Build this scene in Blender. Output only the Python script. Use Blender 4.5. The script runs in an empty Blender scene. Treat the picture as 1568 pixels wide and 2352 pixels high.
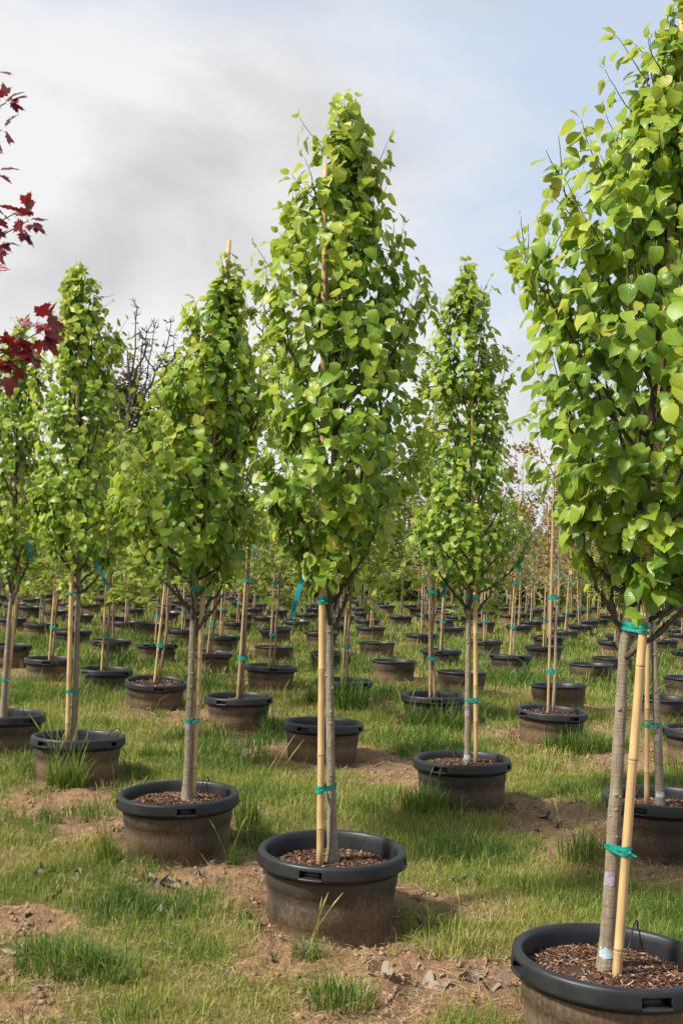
import bpy, math, random
import numpy as np
from mathutils import Vector, Matrix

# ------------------------------------------------------------------ camera, sky, sun, exposure
scene = bpy.context.scene
COL = scene.collection
CAM_H = 1.5
PITCH = math.atan(133 / 2480.0)
ROLL = math.radians(1.85)
cam_data = bpy.data.cameras.new('camera')
cam = bpy.data.objects.new('camera', cam_data)
COL.objects.link(cam)
_f = Vector((0, math.cos(PITCH), math.sin(PITCH)))
_x = Vector((1, 0, 0))
_z = _x.cross(_f)
_r = math.cos(ROLL) * _x + math.sin(ROLL) * _z
_u = -math.sin(ROLL) * _x + math.cos(ROLL) * _z
cam.matrix_world = Matrix(((_r.x, _u.x, -_f.x, 0), (_r.y, _u.y, -_f.y, 0), (_r.z, _u.z, -_f.z, CAM_H), (0, 0, 0, 1)))
cam_data.sensor_fit = 'VERTICAL'
cam_data.sensor_height = 36.0
cam_data.lens = 36.0 * 2480 / 2352
cam_data.clip_end = 2000
cam_data.clip_start = 0.05
scene.camera = cam

SUN_DIR = Vector((-0.80, -0.42, 0.92)).normalized()      # towards the sun
SUN_EL = math.asin(SUN_DIR.z)
SUN_AZ = math.atan2(SUN_DIR.x, SUN_DIR.y)
world = bpy.data.worlds.new('World')
scene.world = world
world.use_nodes = True
nt = world.node_tree
nt.nodes.clear()
def wn(t, **k):
    n = nt.nodes.new(t)
    for a, b in k.items():
        setattr(n, a, b)
    return n
w_out = wn('ShaderNodeOutputWorld')
w_bg = wn('ShaderNodeBackground')
w_bg.inputs['Strength'].default_value = 0.1
w_sky = wn('ShaderNodeTexSky', sky_type='NISHITA', sun_disc=False)
w_sky.sun_elevation = SUN_EL
w_sky.sun_rotation = SUN_AZ
w_sky.air_density = 1.0
w_sky.dust_density = 1.5
w_tc = wn('ShaderNodeTexCoord')
w_map = wn('ShaderNodeMapping')
w_map.inputs['Scale'].default_value = (1.0, 1.0, 1.9)
w_map.inputs['Location'].default_value = (3.1, 0.4, 1.7)
w_n1 = wn('ShaderNodeTexNoise'); w_n1.inputs['Scale'].default_value = 2.4; w_n1.inputs['Detail'].default_value = 6.0; w_n1.inputs['Roughness'].default_value = 0.55
w_n2 = wn('ShaderNodeTexNoise'); w_n2.inputs['Scale'].default_value = 3.4; w_n2.inputs['Detail'].default_value = 6.0; w_n2.inputs['Roughness'].default_value = 0.5; w_n2.inputs['Distortion'].default_value = 0.35
w_sep = wn('ShaderNodeSeparateXYZ')
w_dx = wn('ShaderNodeMath', operation='MULTIPLY_ADD'); w_dx.inputs[1].default_value = -0.85; 
w_dz = wn('ShaderNodeMath', operation='MULTIPLY_ADD'); w_dz.inputs[1].default_value = -0.75
w_cov = wn('ShaderNodeMapRange', interpolation_type='SMOOTHSTEP')
w_cov.inputs['From Min'].default_value = 0.02; w_cov.inputs['From Max'].default_value = 0.38
w_cr = wn('ShaderNodeValToRGB')
w_cr.color_ramp.elements[0].position = 0.36; w_cr.color_ramp.elements[0].color = (3.95, 3.98, 4.05, 1)
w_cr.color_ramp.elements[1].position = 0.56; w_cr.color_ramp.elements[1].color = (5.55, 5.55, 5.55, 1)
w_haze = wn('ShaderNodeMix', data_type='RGBA'); w_haze.inputs['Factor'].default_value = 0.85
w_haze.inputs['B'].default_value = (4.05, 4.65, 5.7, 1)
w_mix = wn('ShaderNodeMix', data_type='RGBA')
lk = nt.links.new
lk(w_tc.outputs['Generated'], w_map.inputs['Vector'])
lk(w_map.outputs['Vector'], w_n1.inputs['Vector'])
lk(w_map.outputs['Vector'], w_n2.inputs['Vector'])
lk(w_tc.outputs['Generated'], w_sep.inputs[0])
lk(w_sep.outputs['X'], w_dx.inputs[0]); lk(w_n1.outputs['Fac'], w_dx.inputs[2])
lk(w_sep.outputs['Z'], w_dz.inputs[0]); lk(w_dx.outputs[0], w_dz.inputs[2])
lk(w_dz.outputs[0], w_cov.inputs['Value'])
lk(w_n2.outputs['Fac'], w_cr.inputs['Fac'])
lk(w_sky.outputs['Color'], w_haze.inputs['A'])
lk(w_haze.outputs['Result'], w_mix.inputs['A'])
lk(w_cr.outputs['Color'], w_mix.inputs['B'])
lk(w_cov.outputs['Result'], w_mix.inputs['Factor'])
lk(w_mix.outputs['Result'], w_bg.inputs['Color'])
lk(w_bg.outputs['Background'], w_out.inputs['Surface'])

sun_data = bpy.data.lights.new('sun', 'SUN')
sun_data.energy = 4.2
sun_data.angle = math.radians(5.0)
sun_data.color = (1.0, 0.95, 0.86)
sun = bpy.data.objects.new('sun', sun_data)
sun.rotation_euler = (-SUN_DIR).to_track_quat('-Z', 'Y').to_euler()
COL.objects.link(sun)

scene.view_settings.view_transform = 'Standard'
scene.view_settings.look = 'None'
scene.view_settings.gamma = 1.0
scene.view_settings.exposure = 0.70
scene.view_settings.use_curve_mapping = False
scene.render.engine = 'CYCLES'
scene.cycles.max_bounces = 7
scene.cycles.diffuse_bounces = 3
scene.cycles.glossy_bounces = 2
scene.cycles.transmission_bounces = 4
scene.cycles.transparent_max_bounces = 4

rng = np.random.default_rng(7)
random.seed(7)

# ------------------------------------------------------------------ helpers
def link(o, parent=None):
    COL.objects.link(o)
    if parent is not None:
        o.parent = parent
    return o

def tag(o, label=None, cat=None, group=None, kind=None):
    if label: o['label'] = label
    if cat: o['category'] = cat
    if group: o['group'] = group
    if kind: o['kind'] = kind
    return o

def empty(name, loc=(0, 0, 0), rot=(0, 0, 0)):
    o = bpy.data.objects.new(name, None)
    o.empty_display_size = 0.1
    o.location = loc
    o.rotation_euler = rot
    return link(o)

class MB:
    """collects shapes for one mesh"""
    def __init__(self):
        self.v = []; self.f = []; self.m = []
    def add(self, verts, faces, mat=0):
        b = len(self.v)
        self.v.extend([tuple(map(float, p)) for p in verts])
        for q in faces:
            self.f.append(tuple(b + i for i in q)); self.m.append(mat)
    def tube(self, pts, rad, sides=8, mat=0, cap=True):
        pts = [Vector(p) for p in pts]
        n = len(pts)
        if not hasattr(rad, '__len__'): rad = [rad] * n
        verts = []; faces = []
        t = (pts[1] - pts[0]).normalized()
        a = t.orthogonal().normalized()
        for i in range(n):
            t = (pts[min(i + 1, n - 1)] - pts[max(i - 1, 0)]).normalized()
            a = (a - t * a.dot(t)).normalized()
            b = t.cross(a)
            for k in range(sides):
                w = 2 * math.pi * k / sides
                verts.append(pts[i] + (a * math.cos(w) + b * math.sin(w)) * rad[i])
        for i in range(n - 1):
            for k in range(sides):
                k2 = (k + 1) % sides
                faces.append((i * sides + k, i * sides + k2, (i + 1) * sides + k2, (i + 1) * sides + k))
        if cap:
            faces.append(tuple(reversed(range(sides))))
            faces.append(tuple((n - 1) * sides + k for k in range(sides)))
        self.add(verts, faces, mat)
    def mesh(self, name, mats, smooth=True):
        me = bpy.data.meshes.new(name)
        me.from_pydata(self.v, [], self.f)
        for m in mats: me.materials.append(m)
        me.polygons.foreach_set('material_index', self.m)
        me.polygons.foreach_set('use_smooth', [smooth] * len(self.f))
        me.update()
        return me
    def build(self, name, mats, parent=None, smooth=True):
        if not isinstance(mats, (list, tuple)): mats = [mats]
        return link(bpy.data.objects.new(name, self.mesh(name, mats, smooth)), parent)

def tri_mesh(name, V, T, mats, midx=None, uv=None, attr=None, smooth=True):
    """fast mesh from arrays: V (n,3), T (m,3), uv per vertex, attr {name: per vertex float}"""
    me = bpy.data.meshes.new(name)
    V = np.asarray(V, np.float32); T = np.asarray(T, np.int32)
    me.vertices.add(len(V)); me.vertices.foreach_set('co', V.ravel())
    me.loops.add(T.size); me.loops.foreach_set('vertex_index', T.ravel())
    me.polygons.add(len(T))
    me.polygons.foreach_set('loop_start', np.arange(0, T.size, 3, dtype=np.int32))
    me.polygons.foreach_set('loop_total', np.full(len(T), 3, np.int32))
    for m in mats: me.materials.append(m)
    if midx is not None: me.polygons.foreach_set('material_index', np.asarray(midx, np.int32))
    me.polygons.foreach_set('use_smooth', np.full(len(T), smooth))
    if uv is not None:
        l = me.uv_layers.new(name='UVMap')
        l.data.foreach_set('uv', np.asarray(uv, np.float32)[T.ravel()].ravel())
    for k, a in (attr or {}).items():
        at = me.attributes.new(k, 'FLOAT', 'POINT')
        at.data.foreach_set('value', np.asarray(a, np.float32))
    me.update(calc_edges=True)
    me.validate()
    return me

def _hash(ix, iy, seed):
    h = (ix.astype(np.int64) * 374761393 + iy.astype(np.int64) * 668265263 + seed * 144269504) & 0x7fffffff
    h = ((h ^ (h >> 13)) * 1274126177) & 0x7fffffff
    return ((h ^ (h >> 16)) & 0xffff) / 65535.0

def vnoise(x, y, seed=0):
    ix = np.floor(x); iy = np.floor(y)
    fx = x - ix; fy = y - iy
    fx = fx * fx * (3 - 2 * fx); fy = fy * fy * (3 - 2 * fy)
    ix = ix.astype(np.int64); iy = iy.astype(np.int64)
    a = _hash(ix, iy, seed); b = _hash(ix + 1, iy, seed); c = _hash(ix, iy + 1, seed); d = _hash(ix + 1, iy + 1, seed)
    return (a * (1 - fx) + b * fx) * (1 - fy) + (c * (1 - fx) + d * fx) * fy

def fbm(x, y, freq, oct=4, seed=0):
    x = np.asarray(x, float); y = np.asarray(y, float)
    s = 0; a = 0.5; t = 0
    for i in range(oct):
        s = s + a * vnoise(x * freq + i * 17.3, y * freq - i * 9.1, seed + i); t += a
        a *= 0.5; freq *= 2.03
    return s / t

# ------------------------------------------------------------------ materials
class NT:
    def __init__(self, name):
        self.mat = bpy.data.materials.new(name)
        self.mat.use_nodes = True
        self.t = self.mat.node_tree
        self.b = self.t.nodes['Principled BSDF']
        self.out = self.t.nodes['Material Output']
    def n(self, t, **k):
        x = self.t.nodes.new(t)
        for a, b in k.items(): setattr(x, a, b)
        return x
    def l(self, a, b): self.t.links.new(a, b)
    def noise(self, vec, scale, detail=3, rough=0.5, dist=0.0):
        x = self.n('ShaderNodeTexNoise')
        x.inputs['Scale'].default_value = scale; x.inputs['Detail'].default_value = detail
        x.inputs['Roughness'].default_value = rough; x.inputs['Distortion'].default_value = dist
        if vec is not None: self.l(vec, x.inputs['Vector'])
        return x.outputs['Fac']
    def ramp(self, fac, stops):
        x = self.n('ShaderNodeValToRGB')
        e = x.color_ramp.elements
        while len(e) < len(stops): e.new(0.5)
        for k, (p, c) in enumerate(stops):
            e[k].position = p; e[k].color = (c[0], c[1], c[2], 1) if hasattr(c, '__len__') else (c, c, c, 1)
        self.l(fac, x.inputs['Fac'])
        return x.outputs['Color']
    def mix(self, fac, a, b, blend='MIX'):
        x = self.n('ShaderNodeMix', data_type='RGBA', blend_type=blend)
        for s, v in (('Factor', fac), ('A', a), ('B', b)):
            if hasattr(v, 'is_linked'): self.l(v, x.inputs[s])
            elif s == 'Factor': x.inputs[s].default_value = v
            else: x.inputs[s].default_value = (v[0], v[1], v[2], 1)
        return x.outputs['Result']
    def math(self, op, a, b=0.0, c=0.0):
        x = self.n('ShaderNodeMath', operation=op)
        for i, v in enumerate((a, b, c)):
            if hasattr(v, 'is_linked'): self.l(v, x.inputs[i])
            else: x.inputs[i].default_value = v
        return x.outputs[0]
    def bump(self, h, strength=0.3, dist=0.01):
        x = self.n('ShaderNodeBump')
        x.inputs['Strength'].default_value = strength; x.inputs['Distance'].default_value = dist
        self.l(h, x.inputs['Height'])
        self.l(x.outputs['Normal'], self.b.inputs['Normal'])
    def obj(self):
        return self.n('ShaderNodeTexCoord').outputs['Object']
    def rnd(self):
        o = self.n('ShaderNodeObjectInfo').outputs['Random']
        g = self.n('ShaderNodeNewGeometry').outputs['Random Per Island']
        return self.math('FRACT', self.math('ADD', o, g))
    def shifted(self, scale=(1, 1, 1)):
        """object coordinates moved by the object's random number, so copies differ"""
        m = self.n('ShaderNodeMapping')
        m.inputs['Scale'].default_value = scale
        self.l(self.obj(), m.inputs['Vector'])
        k = self.math('MULTIPLY', self.n('ShaderNodeObjectInfo').outputs['Random'], 37.0)
        c = self.n('ShaderNodeCombineXYZ')
        for i in range(3): self.l(k, c.inputs[i])
        self.l(c.outputs[0], m.inputs['Location'])
        return m.outputs['Vector']

def leaf_mat(name, stops, rough=0.36, trans=0.36, tcol=(0.42, 0.5, 0.06), spec=0.42, rib=True):
    m = NT(name)
    col = m.ramp(m.rnd(), stops)
    if rib:
        uv = m.n('ShaderNodeTexCoord').outputs['UV']
        s = m.n('ShaderNodeSeparateXYZ'); m.l(uv, s.inputs[0])
        d = m.math('ABSOLUTE', m.math('SUBTRACT', s.outputs['X'], 0.5))
        mid = m.math('LESS_THAN', d, 0.022)
        side = m.math('SINE', m.math('MULTIPLY', m.math('SUBTRACT', s.outputs['Y'], m.math('MULTIPLY', d, 0.9)), 46.0))
        vein = m.math('MULTIPLY', m.math('GREATER_THAN', side, 0.93), 0.30)
        col = m.mix(m.math('MAXIMUM', m.math('MULTIPLY', mid, 0.55), vein), col, (0.36, 0.42, 0.12))
        m.bump(m.math('MULTIPLY', side, 0.5), 0.12, 0.004)
    mot = m.noise(m.obj(), 55.0 if not rib else 38.0, 3, 0.6)
    col = m.mix(m.ramp(mot, [(0.35, 0.30), (0.6, 0.0)]), col, m.mix(0.5, col, (0.03, 0.05, 0.01)))
    m.l(col, m.b.inputs['Base Color'])
    m.b.inputs['Roughness'].default_value = rough
    m.b.inputs['Specular IOR Level'].default_value = spec
    tr = m.n('ShaderNodeBsdfTranslucent')
    m.l(m.mix(0.55, col, tcol), tr.inputs['Color'])
    mx = m.n('ShaderNodeMixShader'); mx.inputs[0].default_value = trans
    m.l(m.b.outputs[0], mx.inputs[1]); m.l(tr.outputs[0], mx.inputs[2])
    m.l(mx.outputs[0], m.out.inputs['Surface'])
    return m.mat

M = {}
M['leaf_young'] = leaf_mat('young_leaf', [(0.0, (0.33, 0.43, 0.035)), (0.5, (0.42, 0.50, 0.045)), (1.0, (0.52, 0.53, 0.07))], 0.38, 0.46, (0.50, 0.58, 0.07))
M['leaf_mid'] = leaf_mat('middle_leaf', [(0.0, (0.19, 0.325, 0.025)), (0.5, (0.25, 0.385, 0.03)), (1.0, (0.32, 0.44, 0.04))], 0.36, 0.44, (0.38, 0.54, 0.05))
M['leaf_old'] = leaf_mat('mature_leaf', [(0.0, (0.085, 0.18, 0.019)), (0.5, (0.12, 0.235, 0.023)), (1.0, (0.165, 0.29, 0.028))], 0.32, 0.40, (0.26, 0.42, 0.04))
M['maple'] = leaf_mat('maple_leaf', [(0.0, (0.14, 0.22, 0.03)), (0.5, (0.24, 0.33, 0.045)), (1.0, (0.44, 0.50, 0.08))], 0.45, 0.48, (0.4, 0.46, 0.08), 0.4, False)
M['red'] = leaf_mat('red_maple_leaf', [(0.0, (0.12, 0.013, 0.018)), (0.6, (0.20, 0.02, 0.026)), (1.0, (0.29, 0.032, 0.033))], 0.30, 0.30, (0.42, 0.02, 0.02), 0.6, False)
M['bronze'] = leaf_mat('bronze_leaf', [(0.0, (0.20, 0.26, 0.05)), (0.4, (0.29, 0.25, 0.07)), (0.7, (0.31, 0.15, 0.055)), (1.0, (0.25, 0.075, 0.04))], 0.5, 0.35, (0.4, 0.2, 0.06), 0.3, False)
M['bud'] = leaf_mat('bud_leaf', [(0.0, (0.33, 0.34, 0.10)), (1.0, (0.45, 0.42, 0.16))], 0.5, 0.35, (0.5, 0.45, 0.12), 0.3, False)
M['evergreen'] = leaf_mat('evergreen_needle', [(0.0, (0.05, 0.075, 0.022)), (0.6, (0.085, 0.115, 0.03)), (1.0, (0.15, 0.165, 0.045))], 0.6, 0.2, (0.2, 0.25, 0.05), 0.2, False)
M['far_green'] = leaf_mat('far_tree_leaf', [(0.0, (0.10, 0.16, 0.03)), (0.6, (0.18, 0.25, 0.045)), (1.0, (0.28, 0.33, 0.07))], 0.6, 0.3, (0.3, 0.35, 0.08), 0.2, False)
M['grey_green'] = leaf_mat('mossy_leaf', [(0.0, (0.05, 0.055, 0.025)), (0.6, (0.085, 0.088, 0.036)), (1.0, (0.14, 0.15, 0.05))], 0.7, 0.2, (0.25, 0.22, 0.08), 0.2, False)

def bark(name, c0, c1, c2, ring=70):
    m = NT(name)
    v = m.shifted((1, 1, 1))
    a = m.noise(m.shifted((9, 9, 1.5)), 9.0, 4, 0.6)
    b = m.noise(m.shifted((6, 6, 60)), 2.0, 3, 0.6)
    col = m.ramp(a, [(0.3, c0), (0.55, c1), (0.75, c2)])
    col = m.mix(m.math('MULTIPLY', m.math('GREATER_THAN', b, 0.60), 0.45), col, (c0[0] * 0.6, c0[1] * 0.58, c0[2] * 0.55))
    m.l(col, m.b.inputs['Base Color'])
    m.b.inputs['Roughness'].default_value = 0.75
    m.b.inputs['Specular IOR Level'].default_value = 0.25
    m.bump(m.math('ADD', a, b), 0.5, 0.006)
    return m.mat
M['bark'] = bark('pear_bark', (0.16, 0.125, 0.085), (0.245, 0.20, 0.14), (0.32, 0.275, 0.21))
M['branch'] = bark('branch_bark', (0.055, 0.042, 0.032), (0.085, 0.065, 0.05), (0.13, 0.10, 0.08))
M['brown_bark'] = bark('brown_bark', (0.16, 0.10, 0.062), (0.25, 0.165, 0.105), (0.33, 0.24, 0.165))
M['twig_pale'] = bark('pale_twig', (0.22, 0.17, 0.11), (0.30, 0.235, 0.16), (0.38, 0.31, 0.22))
M['dead_bark'] = bark('dead_bark', (0.07, 0.05, 0.04), (0.10, 0.075, 0.058), (0.14, 0.11, 0.085))

def bamboo(name, base, k=1.0):
    m = NT(name)
    a = m.noise(m.shifted((30, 30, 2.2)), 4.0, 4, 0.6)
    big = m.noise(m.shifted((1, 1, 1.2)), 3.0, 2, 0.5)
    col = m.ramp(a, [(0.25, [c * 0.72 * k for c in base]), (0.6, [c * k for c in base]), (0.9, [min(c * 1.18, 1) * k for c in base])])
    col = m.mix(m.math('MULTIPLY', m.math('GREATER_THAN', big, 0.62), 0.35), col, [c * f for c, f in zip(base, (0.62, 0.52, 0.42))])
    m.l(col, m.b.inputs['Base Color'])
    m.b.inputs['Roughness'].default_value = 0.42
    m.b.inputs['Specular IOR Level'].default_value = 0.4
    m.bump(a, 0.15, 0.004)
    return m.mat
M['bamboo'] = bamboo('bamboo_cane', (0.56, 0.37, 0.165))
M['bamboo_dull'] = bamboo('weathered_bamboo_cane', (0.46, 0.30, 0.16))

def plastic():
    m = NT('black_pot_plastic')
    v = m.shifted()
    a = m.noise(v, 9.0, 4, 0.6)
    s = m.noise(v, 90.0, 2, 0.5)
    col = m.ramp(a, [(0.3, (0.010, 0.011, 0.0125)), (0.62, (0.019, 0.020, 0.022)), (0.85, (0.034, 0.034, 0.034))])
    m.l(col, m.b.inputs['Base Color'])
    m.l(m.ramp(a, [(0.3, 0.36), (0.7, 0.55)]), m.b.inputs['Roughness'])
    m.b.inputs['Specular IOR Level'].default_value = 0.45
    m.bump(s, 0.08, 0.002)
    return m.mat
M['plastic'] = plastic()

def muddy():
    m = NT('muddy_pot_plastic')
    v = m.shifted()
    z = m.n('ShaderNodeSeparateXYZ'); m.l(m.obj(), z.inputs[0])
    big = m.noise(v, 2.6, 3, 0.5)
    streak = m.noise(m.shifted((60, 60, 9)), 1.6, 4, 0.65)
    fine = m.noise(v, 70.0, 3, 0.6)
    h = m.math('MULTIPLY_ADD', z.outputs['Z'], -2.0, 0.80)       # splashes come from the ground
    k = m.math('ADD', m.math('MULTIPLY', big, 1.7), m.math('ADD', m.math('MULTIPLY', streak, 0.5), m.math('SUBTRACT', h, 1.13)))
    k2 = m.math('ADD', k, m.math('MULTIPLY', m.math('SUBTRACT', fine, 0.5), 0.5))
    mud = m.ramp(m.math('ADD', m.math('MULTIPLY', fine, 0.5), m.math('MULTIPLY', streak, 0.5)), [(0.3, (0.11, 0.074, 0.045)), (0.55, (0.19, 0.127, 0.075)), (0.75, (0.28, 0.19, 0.115))])
    fac = m.ramp(k2, [(0.04, 0.20), (0.27, 0.70), (0.52, 0.97)])
    col = m.mix(fac, (0.034, 0.035, 0.036), mud)
    m.l(col, m.b.inputs['Base Color'])
    m.l(m.ramp(k2, [(0.1, 0.55), (0.5, 0.85)]), m.b.inputs['Roughness'])
    m.b.inputs['Specular IOR Level'].default_value = 0.3
    m.bump(m.math('ADD', fine, streak), 0.25, 0.003)
    return m.mat
M['muddy'] = muddy()

def simple(name, col, rough=0.6, spec=0.4, var=0.0, scale=20.0):
    m = NT(name)
    if var:
        c = m.ramp(m.noise(m.shifted(), scale, 3, 0.6), [(0.3, [x * (1 - var) for x in col]), (0.7, [min(1, x * (1 + var)) for x in col])])
        m.l(c, m.b.inputs['Base Color'])
    else:
        m.b.inputs['Base Color'].default_value = (*col, 1)
    m.b.inputs['Roughness'].default_value = rough
    m.b.inputs['Specular IOR Level'].default_value = spec
    return m.mat
M['tape'] = simple('turquoise_tape', (0.0, 0.26, 0.20), 0.28, 0.6, 0.35, 60.0)
M['tagblue'] = simple('turquoise_tag', (0.01, 0.29, 0.34), 0.4, 0.5, 0.12, 30.0)
M['print'] = simple('tag_print', (0.01, 0.03, 0.04), 0.6, 0.3)
M['wire'] = simple('black_tube', (0.015, 0.015, 0.016), 0.5, 0.4)
M['purple'] = simple('purple_paint', (0.29, 0.23, 0.30), 0.8, 0.2, 0.4, 120.0)
M['bluewhite'] = simple('pale_blue_paint', (0.36, 0.45, 0.48), 0.8, 0.2, 0.45, 120.0)
M['node'] = simple('bamboo_node_scar', (0.24, 0.14, 0.065), 0.7, 0.3, 0.4, 90.0)
M['crumb'] = simple('soil_crumb', (0.27, 0.175, 0.105), 0.95, 0.1, 0.4, 12.0)
M['straw'] = simple('dry_straw', (0.36, 0.27, 0.16), 0.8, 0.2, 0.45, 8.0)
M['soil'] = simple('dark_soil', (0.05, 0.034, 0.024), 0.95, 0.1, 0.4, 40.0)

def chips():
    m = NT('wood_chip')
    col = m.ramp(m.rnd(), [(0.0, (0.03, 0.016, 0.011)), (0.3, (0.08, 0.036, 0.022)), (0.6, (0.15, 0.068, 0.04)), (0.8, (0.21, 0.115, 0.07)), (0.93, (0.31, 0.21, 0.135)), (1.0, (0.40, 0.33, 0.25))])
    m.l(col, m.b.inputs['Base Color'])
    m.b.inputs['Roughness'].default_value = 0.85
    m.b.inputs['Specular IOR Level'].default_value = 0.2
    return m.mat
M['chips'] = chips()

def deadleaf():
    m = NT('dry_leaf')
    col = m.ramp(m.math('FRACT', m.math('ADD', m.rnd(), m.math('MULTIPLY', m.noise(m.obj(), 30.0, 3), 0.4))), [(0.0, (0.10, 0.065, 0.045)), (0.5, (0.20, 0.15, 0.11)), (1.0, (0.32, 0.27, 0.22))])
    m.l(col, m.b.inputs['Base Color'])
    m.b.inputs['Roughness'].default_value = 0.8
    m.b.inputs['Specular IOR Level'].default_value = 0.25
    return m.mat
M['dead'] = deadleaf()

def grass_mat(name, stops, trans=0.3):
    m = NT(name)
    a = m.n('ShaderNodeAttribute'); a.attribute_name = 'tint'
    col = m.ramp(a.outputs['Fac'], stops)
    m.l(col, m.b.inputs['Base Color'])
    m.b.inputs['Roughness'].default_value = 0.55
    m.b.inputs['Specular IOR Level'].default_value = 0.3
    tr = m.n('ShaderNodeBsdfTranslucent'); m.l(col, tr.inputs['Color'])
    mx = m.n('ShaderNodeMixShader'); mx.inputs[0].default_value = trans
    m.l(m.b.outputs[0], mx.inputs[1]); m.l(tr.outputs[0], mx.inputs[2])
    m.l(mx.outputs[0], m.out.inputs['Surface'])
    return m.mat
M['grass'] = grass_mat('grass_blade', [(0.0, (0.06, 0.135, 0.02)), (0.28, (0.15, 0.235, 0.033)), (0.55, (0.265, 0.305, 0.052)), (0.78, (0.37, 0.335, 0.09)), (1.0, (0.46, 0.37, 0.18))])

def ground_mat():
    m = NT('soil_and_thatch')
    a = m.n('ShaderNodeAttribute'); a.attribute_name = 'dirt'
    v = m.obj()
    n1 = m.noise(v, 2.6, 5, 0.6)
    n2 = m.noise(v, 22.0, 5, 0.65)
    n3 = m.noise(v, 120.0, 3, 0.6)
    dirt = m.ramp(n1, [(0.3, (0.22, 0.125, 0.068)), (0.55, (0.33, 0.195, 0.105)), (0.8, (0.41, 0.265, 0.15))])
    dirt = m.mix(m.ramp(n2, [(0.35, 0.75), (0.55, 0.0)]), dirt, (0.12, 0.075, 0.046))
    dirt = m.mix(m.ramp(n3, [(0.55, 0.0), (0.75, 0.4)]), dirt, (0.42, 0.33, 0.22))
    that = m.ramp(m.math('ADD', m.math('MULTIPLY', n2, 0.6), m.math('MULTIPLY', n1, 0.4)), [(0.3, (0.10, 0.088, 0.03)), (0.55, (0.20, 0.155, 0.058)), (0.75, (0.31, 0.215, 0.10))])
    k = m.math('ADD', a.outputs['Fac'], m.math('MULTIPLY', m.math('SUBTRACT', n2, 0.5), 0.5))
    col = m.mix(m.ramp(k, [(0.35, 0.0), (0.62, 1.0)]), that, dirt)
    m.l(col, m.b.inputs['Base Color'])
    m.b.inputs['Roughness'].default_value = 0.95
    m.b.inputs['Specular IOR Level'].default_value = 0.1
    m.bump(m.math('ADD', n2, m.math('MULTIPLY', n3, 0.5)), 0.9, 0.03)
    return m.mat
M['ground'] = ground_mat()

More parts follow.
